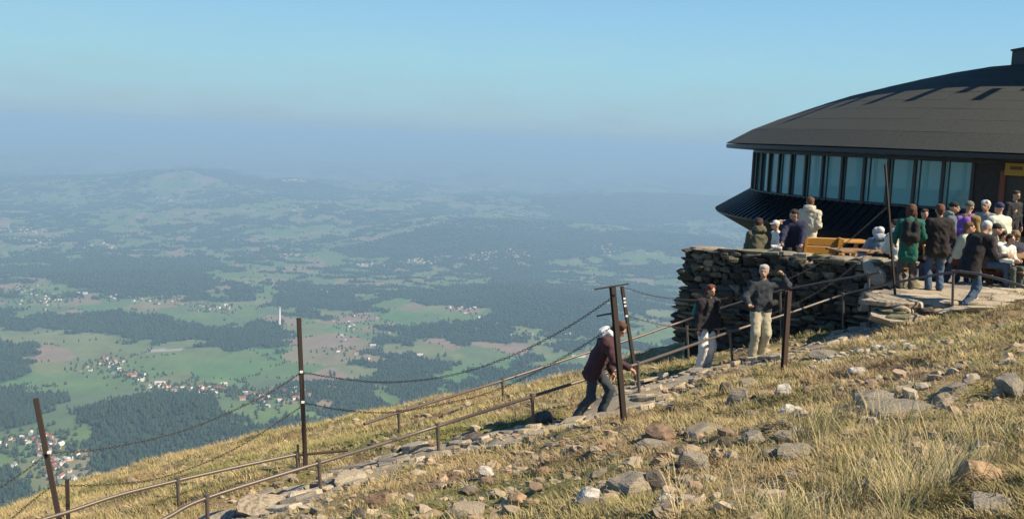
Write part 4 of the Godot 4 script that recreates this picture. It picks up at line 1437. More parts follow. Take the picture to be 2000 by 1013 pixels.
	stand.call("long-haired woman in green coat standing with her back turned", 1783, 399, -gp.z, 165.0, {"top": Color(0.008, 0.115, 0.085), "hair": Color(0.10, 0.045, 0.025), "hair_long": 0.16, "coat": 0.24, "legs": Color(0.10, 0.075, 0.06), "legw": 0.9, "pack": Color(0.012, 0.012, 0.015), "lh": Vector3(0.25, 0.95, 0.2), "rh": Vector3(-0.22, 1.0, 0.25), "shoe": Color(0.02, 0.02, 0.02)})
	stand.call("person in dark blue shirt standing in the shade near the windows", 1806, 408, 25.5, 0.0, {"top": Color(0.04, 0.05, 0.10), "hair": Color(0.05, 0.03, 0.02)})
	var ys: Node3D = sit.call("person facing out in brown jacket with two yellow stripes", 1813, 431, 22.6, -5.0, {"top": Color(0.07, 0.03, 0.022), "topname": "jacket", "hair": Color(0.06, 0.03, 0.02), "s": 0.92})
	for sx in [-0.07, 0.07]:
		var sg := Geo.new()
		sg.tube(spline(PackedVector3Array([Vector3(sx, 0.62, 0.145), Vector3(sx, 0.78, 0.165), Vector3(sx * 1.3, 0.93, 0.15)]), 4), PackedFloat32Array([0.022]), 6)
		obj("stripe", sg.mesh(), cloth(Color(0.62, 0.38, 0.08)), ys)
	var dp := on_level(1838, 571, FLOOR)
	stand.call("man in black jacket and blue jeans standing with his back turned", 1840, 399, -dp.z, 172.0, {"top": Color(0.018, 0.013, 0.015), "hair": Color(0.13, 0.05, 0.03), "legs": denim, "coat": 0.10, "bulk": 1.22, "legw": 1.05, "lh": Vector3(0.22, 0.98, 0.22), "rh": Vector3(-0.22, 0.98, 0.22)})
	stand.call("person with black cap and blue-grey jacket behind the black-jacketed man", 1859, 394, 22.2, 60.0, {"top": Color(0.085, 0.12, 0.17), "cap": Color(0.012, 0.010, 0.012), "brim": false, "hair": Color(0.02, 0.015, 0.012), "bulk": 1.1, "hood": Color(0.2, 0.22, 0.2)})
	stand.call("person in tan jacket and grey cap carrying a purple backpack", 1893, 393, 23.6, 130.0, {"top": Color(0.27, 0.18, 0.055), "cap": Color(0.14, 0.15, 0.13), "pack": Color(0.22, 0.10, 0.42), "bulk": 1.1, "hair": Color(0.3, 0.28, 0.25)})
	stand.call("white-haired person in grey jacket standing before the dark wall", 1930, 391, 24.4, -50.0, {"top": Color(0.30, 0.29, 0.29), "hair": Color(0.72, 0.68, 0.65), "bulk": 1.1})
	stand.call("person in cream jacket and navy hat standing before the doorway", 1958, 396, 23.0, 195.0, {"top": Color(0.62, 0.66, 0.56), "cap": Color(0.025, 0.035, 0.10), "brim": false, "bulk": 1.15, "hair": Color(0.05, 0.03, 0.02), "coat": 0.14})
	sit.call("brown-haired person in pale patterned jacket sitting at the red table", 1882, 433, 22.0, 75.0, {"top": Color(0.50, 0.52, 0.40), "hair": Color(0.16, 0.09, 0.05), "legs": Color(0.10, 0.03, 0.02), "lean": 16.0})
	var bp := on_ground(1893, 603)
	person("person with white cap, black jacket and jeans stepping up onto the terrace", bp, 118.0, {"s": 1.0, "hip": [0.86, -0.05], "lean": 22.0, "hunch": 14.0, "head": [15.0, 20.0], "top": Color(0.014, 0.010, 0.012), "cap": Color(0.68, 0.70, 0.64), "legs": denim, "bulk": 1.15, "hair": Color(0.3, 0.22, 0.15), "lf": Vector3(0.10, 0.20, 0.22), "rf": Vector3(-0.10, 0.09, -0.26), "lh": Vector3(0.2, 1.0, 0.42), "rh": Vector3(-0.2, 0.98, 0.40), "shoe": Color(0.45, 0.44, 0.42), "coat": 0.16})
	sit.call("person in black cap and dark jacket with jeans sitting on the terrace bench", 1941, 438, 21.5, 62.0, {"top": Color(0.055, 0.040, 0.045), "cap": Color(0.012, 0.010, 0.014), "legs": denim, "bulk": 1.1, "s": 1.02})
	sit.call("person in white shirt and jeans sitting next to a dark-capped neighbour", 1956, 452, 21.9, 58.0, {"top": Color(0.72, 0.73, 0.68), "legs": denim, "hair": Color(0.05, 0.03, 0.02)})
	sit.call("dark-haired child in white top sitting at the end of the bench", 1971, 457, 21.4, 25.0, {"top": Color(0.74, 0.76, 0.70), "legs": Color(0.07, 0.09, 0.08), "hair": Color(0.05, 0.025, 0.02), "s": 0.86, "hair_long": 0.04})
	sit.call("curly-haired person in navy jacket sitting at the brown table", 1992, 438, 22.6, -150.0, {"top": Color(0.02, 0.022, 0.05), "hair": Color(0.28, 0.19, 0.09), "bulk": 1.1, "s": 0.98})
	stand.call("person in dark clothes standing in the doorway of the restaurant", 1983, 372, 28.4, 20.0, {"top": Color(0.02, 0.022, 0.03), "legs": Color(0.02, 0.02, 0.025), "hair": Color(0.04, 0.03, 0.02)})

# ---------------------------------------------------------------- wooden tables with benches
func picnic_table(label: String, pos: Vector3, yaw: float, l: float, h: float, m: Material, wide := 0.72, group := "") -> void:
	var t := thing("picnic_table", label, "table", pos, deg_to_rad(yaw), group)
	var rng := RandomNumberGenerator.new()
	rng.seed = int(pos.x * 1000.0)
	var n := 5
	for i in n:
		var g := Geo.new()
		g.cbox(Transform3D(Basis(Vector3.UP, PI / 2.0), Vector3(0, h - 0.02, (i - 2) * wide / n)), Vector3(wide / n - 0.012, 0.045, l + rng.randf_range(-0.02, 0.02)), 0.006)
		obj("plank", g.mesh(), m, t)
	for sd in [-1.0, 1.0]:
		for k in 2:
			var g := Geo.new()
			g.cbox(Transform3D(Basis(Vector3.UP, PI / 2.0), Vector3(0, 0.45, sd * (wide * 0.5 + 0.26 + k * 0.14))), Vector3(0.13, 0.04, l), 0.006)
			obj("bench_plank", g.mesh(), m, t)
	for e in [-1.0, 1.0]:
		for sd in [-1.0, 1.0]:
			var g := Geo.new()
			var a := Vector3(e * l * 0.36, 0.0, sd * (wide * 0.5 + 0.22))
			var b := Vector3(e * l * 0.36, h - 0.05, sd * wide * 0.28)
			var y := (b - a).normalized()
			var x := Vector3.RIGHT
			g.cbox(Transform3D(Basis(x, x.cross(y) * -1.0, y) if false else Basis(x, y.cross(x), y), (a + b) * 0.5), Vector3(0.07, 0.09, a.distance_to(b)), 0.006)
			obj("leg", g.mesh(), m, t)
		var c := Geo.new()
		c.cbox(Transform3D(Basis(), Vector3(e * l * 0.36 + 0.05, 0.40, 0)), Vector3(0.05, 0.09, wide + 0.9), 0.006)
		obj("brace", c.mesh(), m, t)
func build_tables() -> void:
	var q := at(1602, 468, 24.7)
	var b := thing("wooden_bench", "yellow wooden bench whose plank back faces the stone wall", "bench", Vector3(q.x, floor_at(24.7), q.z), deg_to_rad(8.0))
	for k in 2:
		var g := Geo.new()
		g.cbox(Transform3D(Basis(Vector3.UP, PI / 2.0) * Basis(Vector3.BACK, 0.22), Vector3(0, 0.70 + k * 0.205, 0.06 + k * 0.045)), Vector3(0.045, 0.19, 1.1), 0.008)
		obj("back_plank", g.mesh(), M.wood, b)
		g = Geo.new()
		g.cbox(Transform3D(Basis(Vector3.UP, PI / 2.0), Vector3(0, 0.47, -0.13 - k * 0.17)), Vector3(0.16, 0.045, 1.1), 0.008)
		obj("seat_plank", g.mesh(), M.wood, b)
	for e in [-0.42, 0.42]:
		var g := Geo.new()
		g.cbox(Transform3D(Basis(Vector3.RIGHT, -PI / 2.0 + 0.16), Vector3(e, 0.5, 0.09)), Vector3(0.07, 0.06, 1.05), 0.008)
		obj("leg", g.mesh(), M.wood, b)
		g = Geo.new()
		g.cbox(Transform3D(Basis(Vector3.RIGHT, -PI / 2.0), Vector3(e, 0.22, -0.3)), Vector3(0.07, 0.06, 0.46), 0.008)
		obj("leg", g.mesh(), M.wood, b)
	q = at(1652, 468, 25.4)
	picnic_table("yellow wooden picnic table standing close behind the stone wall", Vector3(q.x, floor_at(25.4), q.z), 8.0, 1.2, 0.9, M.wood, 0.8)
	q = at(1690, 478, 22.6)
	picnic_table("weathered brown picnic table beside the tall chain post", Vector3(q.x, floor_at(22.6), q.z), 12.0, 1.5, 0.74, M.wood_old)
	q = at(1888, 500, 22.4)
	picnic_table("dark red picnic table in the middle of the crowd", Vector3(q.x, floor_at(22.4), q.z), 70.0, 1.3, 0.74, M.wood_red)
	q = at(1996, 490, 22.1)
	picnic_table("brown picnic table with a bench where people in jeans sit", Vector3(q.x + 0.1, floor_at(22.1), q.z), 20.0, 1.8, 0.74, M.wood_old)

# ---------------------------------------------------------------- loose rocks
func rock(label: String, group: String, x: float, y: float, w: float, h: float, tone: String, rng: RandomNumberGenerator, sink := 0.30) -> void:
	var p := on_ground(x, y + h * 0.35)
	var k := -p.z / F
	var o := obj("rock", fine_stones[rng.randi() % 10], M[tone])
	var sz := Vector3(w * k, h * k * 1.05, w * k * rng.randf_range(0.7, 1.0))
	o.transform = Transform3D(Basis(Vector3.UP, rng.randf_range(-0.5, 0.5)) * Basis(Vector3.FORWARD, rng.randf_range(-0.2, 0.2)) * Basis.from_scale(sz * 1.1), p + Vector3.UP * sz.y * (0.5 - sink))
	tag(o, label, "rock", group)
func build_rocks() -> void:
	var rng := RandomNumberGenerator.new()
	rng.seed = 511
	var marks := []
	var where := func(x: float, y: float, tn: String, w: float, h: float) -> String:
		var best := 1e9
		var nm := ""
		for k in marks:
			var dd := Vector2(x - k[0], (y - k[1]) * 1.6).length()
			if dd < best:
				best = dd; nm = k[2]
		var cut: String = nm
		for stop in [" lying", " near", " leaning", " beside", " above", " in the", " at the", " below", " under", " on the", " half", " with", " among"]:
			var i := cut.find(stop)
			if i > 0: cut = cut.substr(0, i)
		var size := "tiny" if w < 14.0 else ("small" if w < 22.0 else "fist-sized" if w < 30.0 else "large")
		var shape := "flat" if h < w * 0.5 else ("squat" if h < w * 0.68 else "blocky")
		var rel := "right beside" if best < 45.0 else ("near" if best < 110.0 else "some way from")
		var out := "%s %s %s %s the %s" % [size, shape, tn, rel, cut]
		return out
	for q in [[1530, 760, 32, 26, "stone_pale", "whitish boulder lying alone in the grass below the brown post"], [1442, 772, 44, 36, "stone_grey", "grey split boulder near the whitish boulder"],
		[1242, 938, 84, 48, "stone_tan", "large tan slab leaning in the foreground rubble"], [1282, 940, 44, 46, "stone_dark", "dark block beside the large tan slab"],
		[1352, 898, 60, 46, "stone_grey", "shadowed grey block above the tan slab"], [1150, 968, 60, 44, "stone_pale", "grey and white streaked boulder in the rubble"],
		[915, 995, 76, 44, "stone_tan", "pale tan boulder at the lower edge of the rubble"], [1010, 972, 44, 32, "stone_orange", "orange-stained rock in the rubble"],
		[950, 922, 28, 26, "stone_pale", "small white cube-like rock in the rubble"], [955, 940, 38, 22, "stone_rust", "rust-red rock below the small white cube-like rock"],
		[742, 978, 54, 40, "stone_rust", "brown jagged rock beside the lower path"], [702, 1002, 34, 28, "stone_dark", "blackish rock at the lower path edge"],
		[1062, 918, 30, 30, "stone_rust", "brown upright pointed rock in the rubble"], [1290, 846, 54, 32, "stone_rust", "rust-brown hollow rock in the middle of the slope"],
		[1282, 868, 64, 24, "stone_grey", "flat grey rock under the rust-brown hollow rock"], [1376, 836, 66, 24, "stone_tan", "flat tan rock in the middle of the slope"],
		[1412, 866, 26, 34, "stone_dark", "dark upright rock below the flat tan rock"], [1712, 772, 70, 36, "stone_grey", "grey wedge-shaped rock on the upper slope"],
		[1770, 794, 130, 26, "stone_grey", "long flat grey slab half buried in tall grass"], [1862, 762, 50, 30, "stone_grey", "grey rock with a green tuft on the upper slope"],
		[1908, 928, 84, 72, "stone_orange", "large orange-tan upright slab among the straw grass"], [1835, 934, 60, 44, "stone_grey", "blue-grey rounded rock beside the orange-tan slab"],
		[1690, 950, 70, 38, "stone_grey", "grey flat-topped rock in the straw grass"], [1560, 882, 72, 30, "stone_tan", "low brown rock among straw grass"], [1982, 752, 56, 46, "stone_grey", "grey pointed rock at the upper end of the slope"],
		[515, 990, 96, 34, "path_b", "broad cracked boulder beside the bottom end of the path"], [592, 968, 66, 26, "path_c", "pale flat boulder against a handrail post"], [432, 1008, 84, 26, "path_b", "long low stone at the bottom of the path"], [690, 935, 60, 26, "path_a", "square stone set in the path edge"], [1062, 812, 46, 26, "stone_dark", "dark stone in the shadow on the path"], [925, 852, 56, 22, "stone_dark", "dark slab tilted across the path"],
		[1845, 775, 44, 26, "stone_tan", "tan rounded rock beside the flat grey slab"], [1675, 722, 44, 14, "stone_pale", "flat pale stone on the upper grass"], [1950, 988, 90, 34, "stone_grey", "smooth grey rock in green grass"], [1415, 758, 22, 30, "stone_dark", "dark narrow rock beside the grey split boulder"]]:
		rock(q[5], "", q[0], q[1], q[2], q[3], q[4], rng)
		marks.append([q[0], q[1], q[5]])
	# rubble: rows of loose rocks nobody could tell apart but by their place
	var tones := ["stone_grey", "stone_tan", "stone_grey", "stone_tan", "stone_olive", "stone_pale", "stone_tan", "stone_dark", "stone_grey", "stone_rust", "stone_orange"]
	var names := {"stone_grey": "grey rock", "stone_tan": "tan rock", "stone_rust": "rusty brown rock", "stone_olive": "mossy rock", "stone_pale": "pale rock", "stone_dark": "dark rock", "stone_orange": "orange-stained rock"}
	for i in 330:
		var x := rng.randf_range(640, 1560)
		var y := rng.randf_range(790, 1035)
		if y < 1040.0 - (x - 640.0) * 0.27 - 30.0: continue
		var gp := on_ground(x, y)
		if n_mid.get_noise_2d(gp.x * 0.9 + 31.0, gp.z * 0.9) < -0.12: continue
		var tn: String = tones[rng.randi() % tones.size()]
		var w := 8.0 + 22.0 * pow(rng.randf(), 2.8)
		var ww := w * rng.randf_range(1.0, 1.6)
		var hh := w * rng.randf_range(0.6, 1.0)
		rock(where.call(x, y, names[tn], ww, hh), "loose rocks on the slope", x, y, ww, hh, tn, rng, rng.randf_range(0.28, 0.45))
	for i in 40:
		var x := rng.randf_range(1420, 2000)
		var y := rng.randf_range(690, 1010)
		var w := 9.0 + 22.0 * pow(rng.randf(), 2.5)
		var tn: String = tones[rng.randi() % 5]
		var ww := w * rng.randf_range(1.0, 1.8)
		var hh := w * rng.randf_range(0.5, 0.8)
		rock(where.call(x, y, names[tn], ww, hh), "loose rocks on the slope", x, y, ww, hh, tn, rng, rng.randf_range(0.3, 0.45))
	for i in 46:   # the pale streak of broken quartz
		var t := rng.randf()
		var w := 6.0 + 12.0 * rng.randf() * rng.randf()
		rock("small white quartz stone in the pale streak above the slope", "white quartz stones", lerpf(1575, 1795, t) + rng.randfn() * 6.0, lerpf(710, 668, t) + rng.randfn() * 5.0, w * 1.4, w * 0.8, "stone_pale", rng, 0.3)
	for i in 10:
		rock("small white stone in a cluster below the path", "white stones below the path", 1286 + rng.randfn() * 14.0, 791 + rng.randfn() * 5.0, 10 + rng.randf() * 10.0, 7 + rng.randf() * 5.0, "stone_pale", rng, 0.3)

# ---------------------------------------------------------------- path
func build_path() -> void:
	var rng := RandomNumberGenerator.new()
	rng.seed = 601
	var line := PackedVector3Array()
	for q in path_pts: line.append(Vector3(q.x, 0, -q.y))
	var sp := spline(line, 12)
	var v := PackedVector3Array()
	var c := PackedColorArray()
	var idx := PackedInt32Array()
	var across := 6
	for i in sp.size():
		var d := (sp[min(i + 1, sp.size() - 1)] - sp[max(i - 1, 0)]).normalized()
		var s := Vector3(-d.z, 0, d.x)
		for k in across + 1:
			var w := 0.72 + 0.3 * n_mid.get_noise_2d(i * 0.5, 10.0 if k < 3 else 50.0)
			var p := sp[i] + s * lerpf(-w, w, float(k) / across)
			p.y = ground(p.x, -p.z) + (0.045 if k > 0 and k < across else -0.06) + 0.05 * n_small.get_noise_2d(p.x * 3.0, p.z * 3.0)
			v.append(p)
			var t := 0.85 + 0.5 * n_small.get_noise_2d(p.x * 2.0, p.z * 2.0)
			c.append(Color(0.36 * t, 0.315 * t, 0.245 * t))
	for i in sp.size() - 1:
		for k in across:
			var a := i * (across + 1) + k
			var b := a + across + 1
			idx.append_array([a, b, b + 1, a, b + 1, a + 1])
	var path := struct("path", smooth_mesh(v, idx, c), grained(Color.WHITE, 1.0, grain(611, 0.04, 0.6, 1.25, 5), 2.4, grain(612, 0.06, 0, 1, 5, 512, true, 9.0), true, true))
	var tones := ["path_a", "path_b", "path_c", "path_a", "stone_tan", "stone_grey"]
	for i in 290:
		var t := pow(rng.randf(), 0.95) * (sp.size() - 2)
		var p := sp[int(t)].lerp(sp[int(t) + 1], t - int(t))
		var d := (sp[int(t) + 1] - sp[int(t)]).normalized()
		var s := Vector3(-d.z, 0, d.x)
		p += s * rng.randf_range(-0.8, 0.8)
		p.y = ground(p.x, -p.z) + rng.randf_range(0.02, 0.13)
		var z := 0.18 + 0.42 * rng.randf() * rng.randf()
		var flat := rng.randf() < 0.72
		if not flat: z *= 0.55
		var o := obj("paving_stone", slab_meshes[rng.randi() % 10] if flat else fine_stones[rng.randi() % 10], M[tones[rng.randi() % 6]], path)
		o.transform = Transform3D(Basis.from_euler(Vector3(-0.16 + rng.randf_range(-0.1, 0.1), 0.0, 0.22 + rng.randf_range(-0.1, 0.1))) * Basis(Vector3.UP, rng.randf() * TAU) * Basis.from_scale(Vector3(z * 1.35, rng.randf_range(0.5, 1.1) * (0.6 if flat else z * 0.6), z)), p - Vector3.UP * (0.0 if flat else 0.05))
	# gravel along the path and crumbs of rock on the slope
	var mm := MultiMesh.new()
	mm.transform_format = MultiMesh.TRANSFORM_3D
	mm.use_colors = true
	mm.mesh = stone_geo(640, 2, 9, 0.08).mesh(mat(Color.WHITE, 0.95, 0.0, true))
	var tf := []
	var cl := []
	for i in 10500:
		var p: Vector3
		if i < 3600:
			var t := rng.randf() * (sp.size() - 2)
			p = sp[int(t)] + Vector3(rng.randfn() * 0.5, 0, rng.randfn() * 0.5)
		else:
			var d := 4.5 + 22.0 * pow(rng.randf(), 1.3)
			p = Vector3(rng.randf_range(-0.52, 0.54) * d, 0, -d)
			if n_mid.get_noise_2d(p.x * 0.8 + 11.0, -p.z * 0.8) + 0.36 * exp(-pow((p.x + 0.2) / 2.8, 2.0) - pow((d - 9.8) / 3.6, 2.0)) < 0.1: continue
		p.y = ground(p.x, -p.z) + 0.015
		var z := 0.015 + 0.10 * pow(rng.randf(), 3.0)
		tf.append(Transform3D(Basis.from_euler(Vector3(rng.randf() * TAU, rng.randf() * TAU, 0)).scaled(Vector3(z * 1.5, z, z * 1.2)), p))
		var k := rng.randf_range(0.6, 1.5)
		var w := rng.randf()
		cl.append(Color(0.26 * k, 0.22 * k, 0.17 * k).lerp(Color(0.30, 0.16, 0.08), 0.5 * w * w))
	mm.instance_count = tf.size()
	for i in tf.size():
		mm.set_instance_transform(i, tf[i]); mm.set_instance_color(i, cl[i])
	var go := MultiMeshInstance3D.new()
	go.name = "gravel"
	go.multimesh = mm
	add_child(go)
	tag(go, "loose gravel and stone crumbs on the path and slope", "gravel", "", "stuff")

# ---------------------------------------------------------------- grass
func blade(g: Geo, foot: Vector3, dir: Vector3, l: float, w: float, droop: float, seg: int, col: Color) -> void:
	var p := foot
	var d := dir.normalized()
	var side := d.cross(Vector3.UP)
	if side.length() < 0.05: side = Vector3.RIGHT
	side = side.normalized()
	var nn := side.cross(d).normalized()
	var st := l / seg
	for i in seg:
		var q := p + d * st
		var w0 := w * (1.0 - 0.75 * float(i) / seg)
		var w1 := w * (1.0 - 0.75 * float(i + 1) / seg)
		if i == seg - 1: g.tri_n(p - side * w0, p + side * w0, q, nn, nn, nn, col)
		else: g.quad_n(p - side * w0, p + side * w0, q + side * w1, q - side * w1, nn, nn, nn, nn, col)
		p = q
		d = (d + Vector3.DOWN * droop / seg).normalized()
		nn = side.cross(d).normalized()
func tuft(seed_: int, n: int, l0: float, l1: float, w: float, spread: float, droop: float, seg: int, lean := Vector3.ZERO, rad := 0.08) -> Geo:
	var rng := RandomNumberGenerator.new()
	rng.seed = seed_
	var g := Geo.new()
	for i in n:
		var a := rng.randf() * TAU
		var r := sqrt(rng.randf()) * rad
		var dir := Vector3(cos(a) * spread * rng.randf(), 1.0, sin(a) * spread * rng.randf()) + lean
		var k := rng.randf_range(0.65, 1.3)
		blade(g, Vector3(cos(a) * r, -0.03, sin(a) * r), dir, rng.randf_range(l0, l1), w * rng.randf_range(0.7, 1.3), droop * rng.randf_range(0.5, 1.5), seg, Color(k, k, k))
	return g
func scatter(called: String, label: String, g: Geo, tf: Array, cl: Array, m: Material) -> void:
	var mm := MultiMesh.new()
	mm.transform_format = MultiMesh.TRANSFORM_3D
	mm.use_colors = true
	mm.mesh = g.mesh(m)
	mm.instance_count = tf.size()
	for i in tf.size():
		mm.set_instance_transform(i, tf[i]); mm.set_instance_color(i, cl[i])
	var o := MultiMeshInstance3D.new()
	o.name = numbered(called)
	o.multimesh = mm
	add_child(o)
	tag(o, label, "grass", "", "stuff")
func build_grass() -> void:
	var rng := RandomNumberGenerator.new()
	rng.seed = 701
	var m := mat(Color.WHITE, 0.85, 0.0, true)
	m.backlight = Color(0.25, 0.25, 0.2)
	m.cull_mode = BaseMaterial3D.CULL_DISABLED
	for kind in 3:
		var tf := []
		var cl := []
		for i in 19000:
			var d := 4.3 + 26.0 * pow(rng.randf(), 1.55)
			var x := rng.randf_range(-0.56, 0.58) * d
			var pd := path_dist(x, d) if d > 10.0 else 9.0
			if pd < 0.6 and rng.randf() < 0.9 or pd < 1.0 and rng.randf() < 0.45: continue
			var bare := n_mid.get_noise_2d(x * 0.8 + 11.0, d * 0.8)
			if bare > 0.1 and rng.randf() < 0.75: continue
			if rng.randf() < 0.7 * exp(-pow((x + 0.2) / 2.6, 2.0) - pow((d - 9.5) / 3.2, 2.0)): continue
			if x > 4.0 and d > 21.0: continue
			var c := slope_color(x, d, pd)
			var k := rng.randf_range(0.75, 1.35)
			var w := rng.randf()
			c = Color(c.r * k, c.g * k, c.b * k).lerp(Color(0.44, 0.36, 0.20), 0.5 * w * w)
			var s := rng.randf_range(0.5, 1.15) * lerpf(0.8, 1.25, smoothstep(5.0, 24.0, d))
			tf.append(Transform3D(Basis.from_euler(Vector3(rng.randf_range(-0.25, 0.25), rng.randf() * TAU, rng.randf_range(-0.25, 0.25))).scaled(Vector3(s * 1.25, s * 0.8, s * 1.25)), Vector3(x, ground(x, d) + n_small.get_noise_2d(x * 2.0, d * 2.0) * 0.07, -d)))
			cl.append(c)
		scatter("grass", ["short dry grass matting the slope", "wiry faded grass tufts on the slope", "low yellow-green grass on the slope"][kind], tuft(710 + kind, 16, 0.06, 0.15, 0.0045, 1.3, 0.9, 3, Vector3.ZERO, 0.13), tf, cl, m)
	# long straw grass: arching pale blades
	for kind in 3:
		var tf := []
		var cl := []
		for i in 420:
			var x := 1250.0 + 800.0 * pow(rng.randf(), 0.8)
			var y := rng.randf_range(850, 1075)
			if y < 1030.0 - (x - 1250.0) * 0.30 and rng.randf() < 0.9: continue
			var gp := on_ground(x, y)
			if i >= 60 and n_mid.get_noise_2d(gp.x * 1.1 + 70.0, gp.z * 1.1) < 0.02: continue
			if i < 26:
				x = rng.randf_range(950, 1290); y = lerpf(768, 695, (x - 950.0) / 340.0) + rng.randf_range(0, 10)
			elif i < 60:
				x = rng.randf_range(1540, 1800); y = rng.randf_range(800, 900)
			var p := on_ground(x, y)
			var s := rng.randf_range(0.45, 0.95)
			tf.append(Transform3D(Basis(Vector3.UP, rng.randf_range(-1.2, 1.2)).scaled(Vector3(s, s, s)), p))
			var k := rng.randf_range(0.7, 1.15)
			cl.append(Color(0.52 * k, 0.43 * k, 0.235 * k) if rng.randf() < 0.8 else Color(0.20, 0.22, 0.06))
		scatter("straw_grass", ["long straw grass arching over the foreground", "tall pale grass stalks leaning with the wind", "bent dry grass blades in the foreground"][kind], tuft(730 + kind, 20, 0.2, 0.55, 0.0026, 0.9, [1.3, 0.6, 2.0][kind], 6, Vector3(0.35, 0, 0.0), 0.10), tf, cl, m)

# ---------------------------------------------------------------- the valley's houses
func build_houses() -> void:
	var rng := RandomNumberGenerator.new()
	rng.seed = 801
	var wall := Geo.new()
	wall.box(Transform3D(Basis(), Vector3(0, 2.6, 0)), Vector3(12, 6.2, 9))
	wall.tri(Vector3(6, 5.7, 4.5), Vector3(6, 5.7, -4.5), Vector3(6, 9.3, 0)); wall.tri(Vector3(-6, 5.7, -4.5), Vector3(-6, 5.7, 4.5), Vector3(-6, 9.3, 0))
	var roof := Geo.new()
	for s in [-1.0, 1.0]:
		var b := Basis(Vector3.RIGHT, s * atan2(3.7, 4.8))
		roof.box(Transform3D(b, Vector3(0, 7.55, s * 2.45)), Vector3(13.2, 0.35, 6.3))
	var wm := wall.mesh()
	var rm := roof.mesh()
	var walls := {"white": mat(lin(0.80, 0.79, 0.76), 0.9), "cream": mat(lin(0.62, 0.55, 0.44), 0.9), "grey": mat(lin(0.42, 0.41, 0.40), 0.9)}
	var roofs := {"red": mat(lin(0.30, 0.09, 0.055), 0.9), "grey": mat(lin(0.20, 0.19, 0.19), 0.9), "brown": mat(lin(0.16, 0.085, 0.06), 0.9), "pale": mat(lin(0.55, 0.53, 0.52), 0.8)}
	var villages := [
		["village strung along the valley road", 72, 7.0, [[160, 722], [215, 698], [225, 716], [262, 738], [300, 753], [345, 772], [392, 764], [420, 770], [432, 792]]],
		["village beyond the steel post at the ridge", 44, 9.0, [[445, 798], [490, 812], [540, 824], [590, 808], [500, 800]]],
		["village at the foot of the mountain", 52, 11.0, [[10, 884], [60, 890], [110, 905], [140, 930], [80, 930], [150, 955]]],
		["small town beyond the long wood", 38, 5.0, [[0, 578], [40, 584], [80, 586], [110, 592], [40, 602], [120, 610]]],
		["hamlet beside the far edge of the long wood", 26, 5.0, [[210, 596], [300, 604], [360, 602], [400, 610], [450, 606]]],
		["scattered village past the white chimney", 34, 6.0, [[620, 580], [650, 586], [690, 640], [660, 680], [720, 698], [780, 640], [640, 625]]],
		["hamlet in the far clearing", 14, 4.0, [[870, 616], [900, 618], [935, 630], [970, 648]]],
		["row of houses below the wooded hill", 18, 4.0, [[1000, 660], [1050, 660], [1090, 660], [1180, 660], [1260, 640], [1300, 660]]]]
	var vt := []
	var vc := []
	for vl in villages:
		for i in vl[1]:
			var pts: Array = vl[3]
			var t := rng.randf() * (pts.size() - 1)
			var a: Array = pts[int(t)]
			var b: Array = pts[int(t) + 1]
			var x: float = lerpf(a[0], b[0], t - int(t)) + rng.randfn() * vl[2] * 1.6
			var y: float = lerpf(a[1], b[1], t - int(t)) + rng.randfn() * vl[2] * 0.7
			var p := flat_at(x, y)
			var wk: String = ["white", "white", "white", "cream", "grey"][rng.randi() % 5]
			var rk: String = ["red", "grey", "brown", "red", "pale"][rng.randi() % 5]
			var h := thing("house", "%s house with %s roof in the %s" % [wk, rk, vl[0]], "house", Vector3(p.x, valley(p.x, p.y), -p.y), rng.randf() * TAU, "houses of the " + vl[0])
			var s := rng.randf_range(0.8, 1.35)
			h.scale = Vector3(s * rng.randf_range(0.9, 1.5), s, s)
			obj("wall", wm, walls[wk], h)
			obj("roof", rm, roofs[rk], h)
			for k in 4:
				var q := p + Vector2(rng.randfn() * 45.0, rng.randfn() * 60.0)
				var hh := rng.randf_range(9.0, 17.0)
				var ww := rng.randf_range(4.0, 8.0)
				var kk := rng.randf_range(0.7, 1.4)
				vt.append(Transform3D(Basis(Vector3.UP, rng.randf() * TAU).scaled(Vector3(ww, hh, ww)), Vector3(q.x, valley(q.x, q.y) - 1.0, -q.y)))
				vc.append(Color(0.035 * kk, 0.055 * kk, 0.024 * kk))
	var vm := MultiMesh.new()
	vm.transform_format = MultiMesh.TRANSFORM_3D
	vm.use_colors = true
	vm.mesh = crown_mesh
	vm.instance_count = vt.size()
	for i in vt.size():
		vm.set_instance_transform(i, vt[i]); vm.set_instance_color(i, vc[i])
	var vo := MultiMeshInstance3D.new()
	vo.name = "garden_foliage"
	vo.multimesh = vm
	add_child(vo)
	tag(vo, "garden trees mixed among the village houses", "trees", "", "stuff")
	# bigger single buildings
	for q in [[312, 752, 3.2, 1.3, "long white building with pale roof standing in the valley village"], [437, 757, 1.9, 1.3, "white block standing alone on a green field edge"], [160, 588, 5.0, 1.4, "long white terraced block in the small town beyond the wood"], [1130, 700, 5.0, 1.2, "long pale sheds beside the far railway"], [728, 675, 2.4, 1.0, "white shed with flat roof in a green field"], [820, 697, 2.2, 1.1, "white barn beside a small wood"]]:
		var p := flat_at(q[0], q[1])
		var h := thing("long_building", q[4], "building", Vector3(p.x, valley(p.x, p.y), -p.y), 0.15)
		h.scale = Vector3(q[2], q[3], 1.4)
		obj("wall", wm, walls.white, h)
		obj("roof", rm, roofs.pale, h)
	var tp := flat_at(545, 640)
	var tw := thing("chimney_stack", "tall white chimney standing alone on the valley floor", "chimney", Vector3(tp.x, valley(tp.x, tp.y), -tp.y))
	var cg := Geo.new()
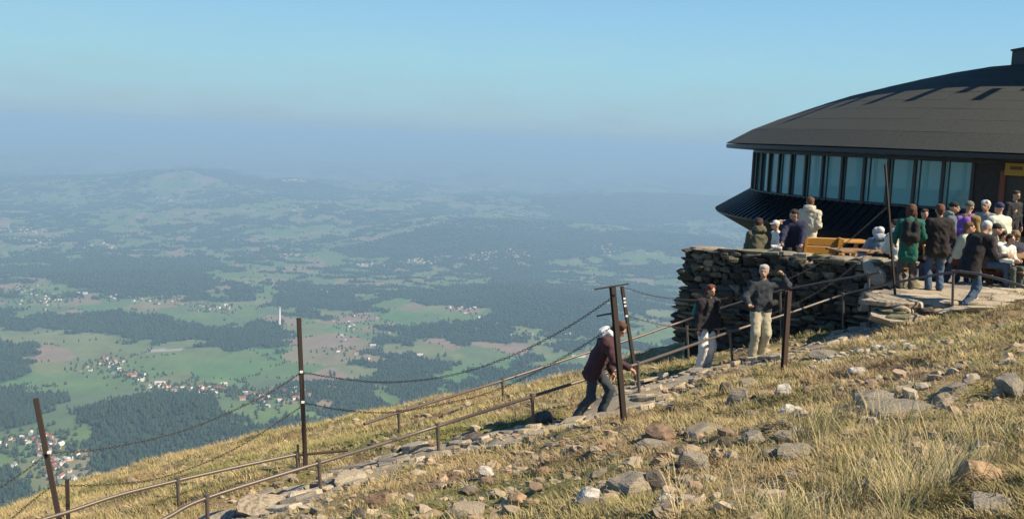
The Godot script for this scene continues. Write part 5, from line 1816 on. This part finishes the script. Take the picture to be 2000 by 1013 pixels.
	cg.tube(PackedVector3Array([Vector3(0, -2, 0), Vector3(0, 40, 0), Vector3(0, 96, 0)]), PackedFloat32Array([7.5, 6.2, 5.0]), 12)
	obj("shaft", cg.mesh(), walls.white, tw)
	var cc := Geo.new()
	cc.tube(PackedVector3Array([Vector3(0, 96, 0), Vector3(0, 101, 0)]), PackedFloat32Array([7.5, 7.5]), 12)
	obj("crown_ring", cc.mesh(), walls.grey, tw)
	# far settlements: too many and too small to tell apart
	var tf := []
	var cl := []
	for i in 420:
		var cx: float = [60, 330, 205, 590, 720, 820, 1000, 1120, 940, 40, 560, 1180][i % 12]
		var cy: float = [470, 405, 482, 430, 520, 516, 508, 585, 512, 450, 500, 500][i % 12]
		var p := flat_at(cx + rng.randfn() * 22.0, cy + rng.randfn() * 3.0)
		var s := rng.randf_range(0.9, 1.6)
		tf.append(Transform3D(Basis(Vector3.UP, rng.randf() * TAU).scaled(Vector3(s * 1.3, s, s)), Vector3(p.x, valley(p.x, p.y), -p.y)))
		cl.append(Color(0.75, 0.73, 0.70) if rng.randf() < 0.7 else Color(0.4, 0.2, 0.15))
	var hg := Geo.new()
	hg.add(wall, Transform3D())
	hg.add(roof, Transform3D(), Color(0.6, 0.45, 0.4))
	var mm := MultiMesh.new()
	mm.transform_format = MultiMesh.TRANSFORM_3D
	mm.use_colors = true
	mm.mesh = hg.mesh(mat(Color.WHITE, 0.9, 0.0, true))
	mm.instance_count = tf.size()
	for i in tf.size():
		mm.set_instance_transform(i, tf[i]); mm.set_instance_color(i, cl[i])
	var fo := MultiMeshInstance3D.new()
	fo.name = "far_houses"
	fo.multimesh = mm
	add_child(fo)
	tag(fo, "specks of far settlements scattered over the hazy plain", "houses", "", "stuff")

func build_all() -> void:
	n_fold = noise(77, 9.0, 2)
	cloth_grain = grain(231, 0.06, 0.7, 1.15, 4, 256)
	make_materials()
	build_valley()
	build_hillside()
	build_house()
	build_terrace()
	build_path()
	build_houses()
	print("setting done ", Time.get_ticks_msec())
	build_fences()
	build_tables()
	build_people()
	print("people done ", Time.get_ticks_msec())
	build_rocks()
	build_grass()
	print("all done ", Time.get_ticks_msec())
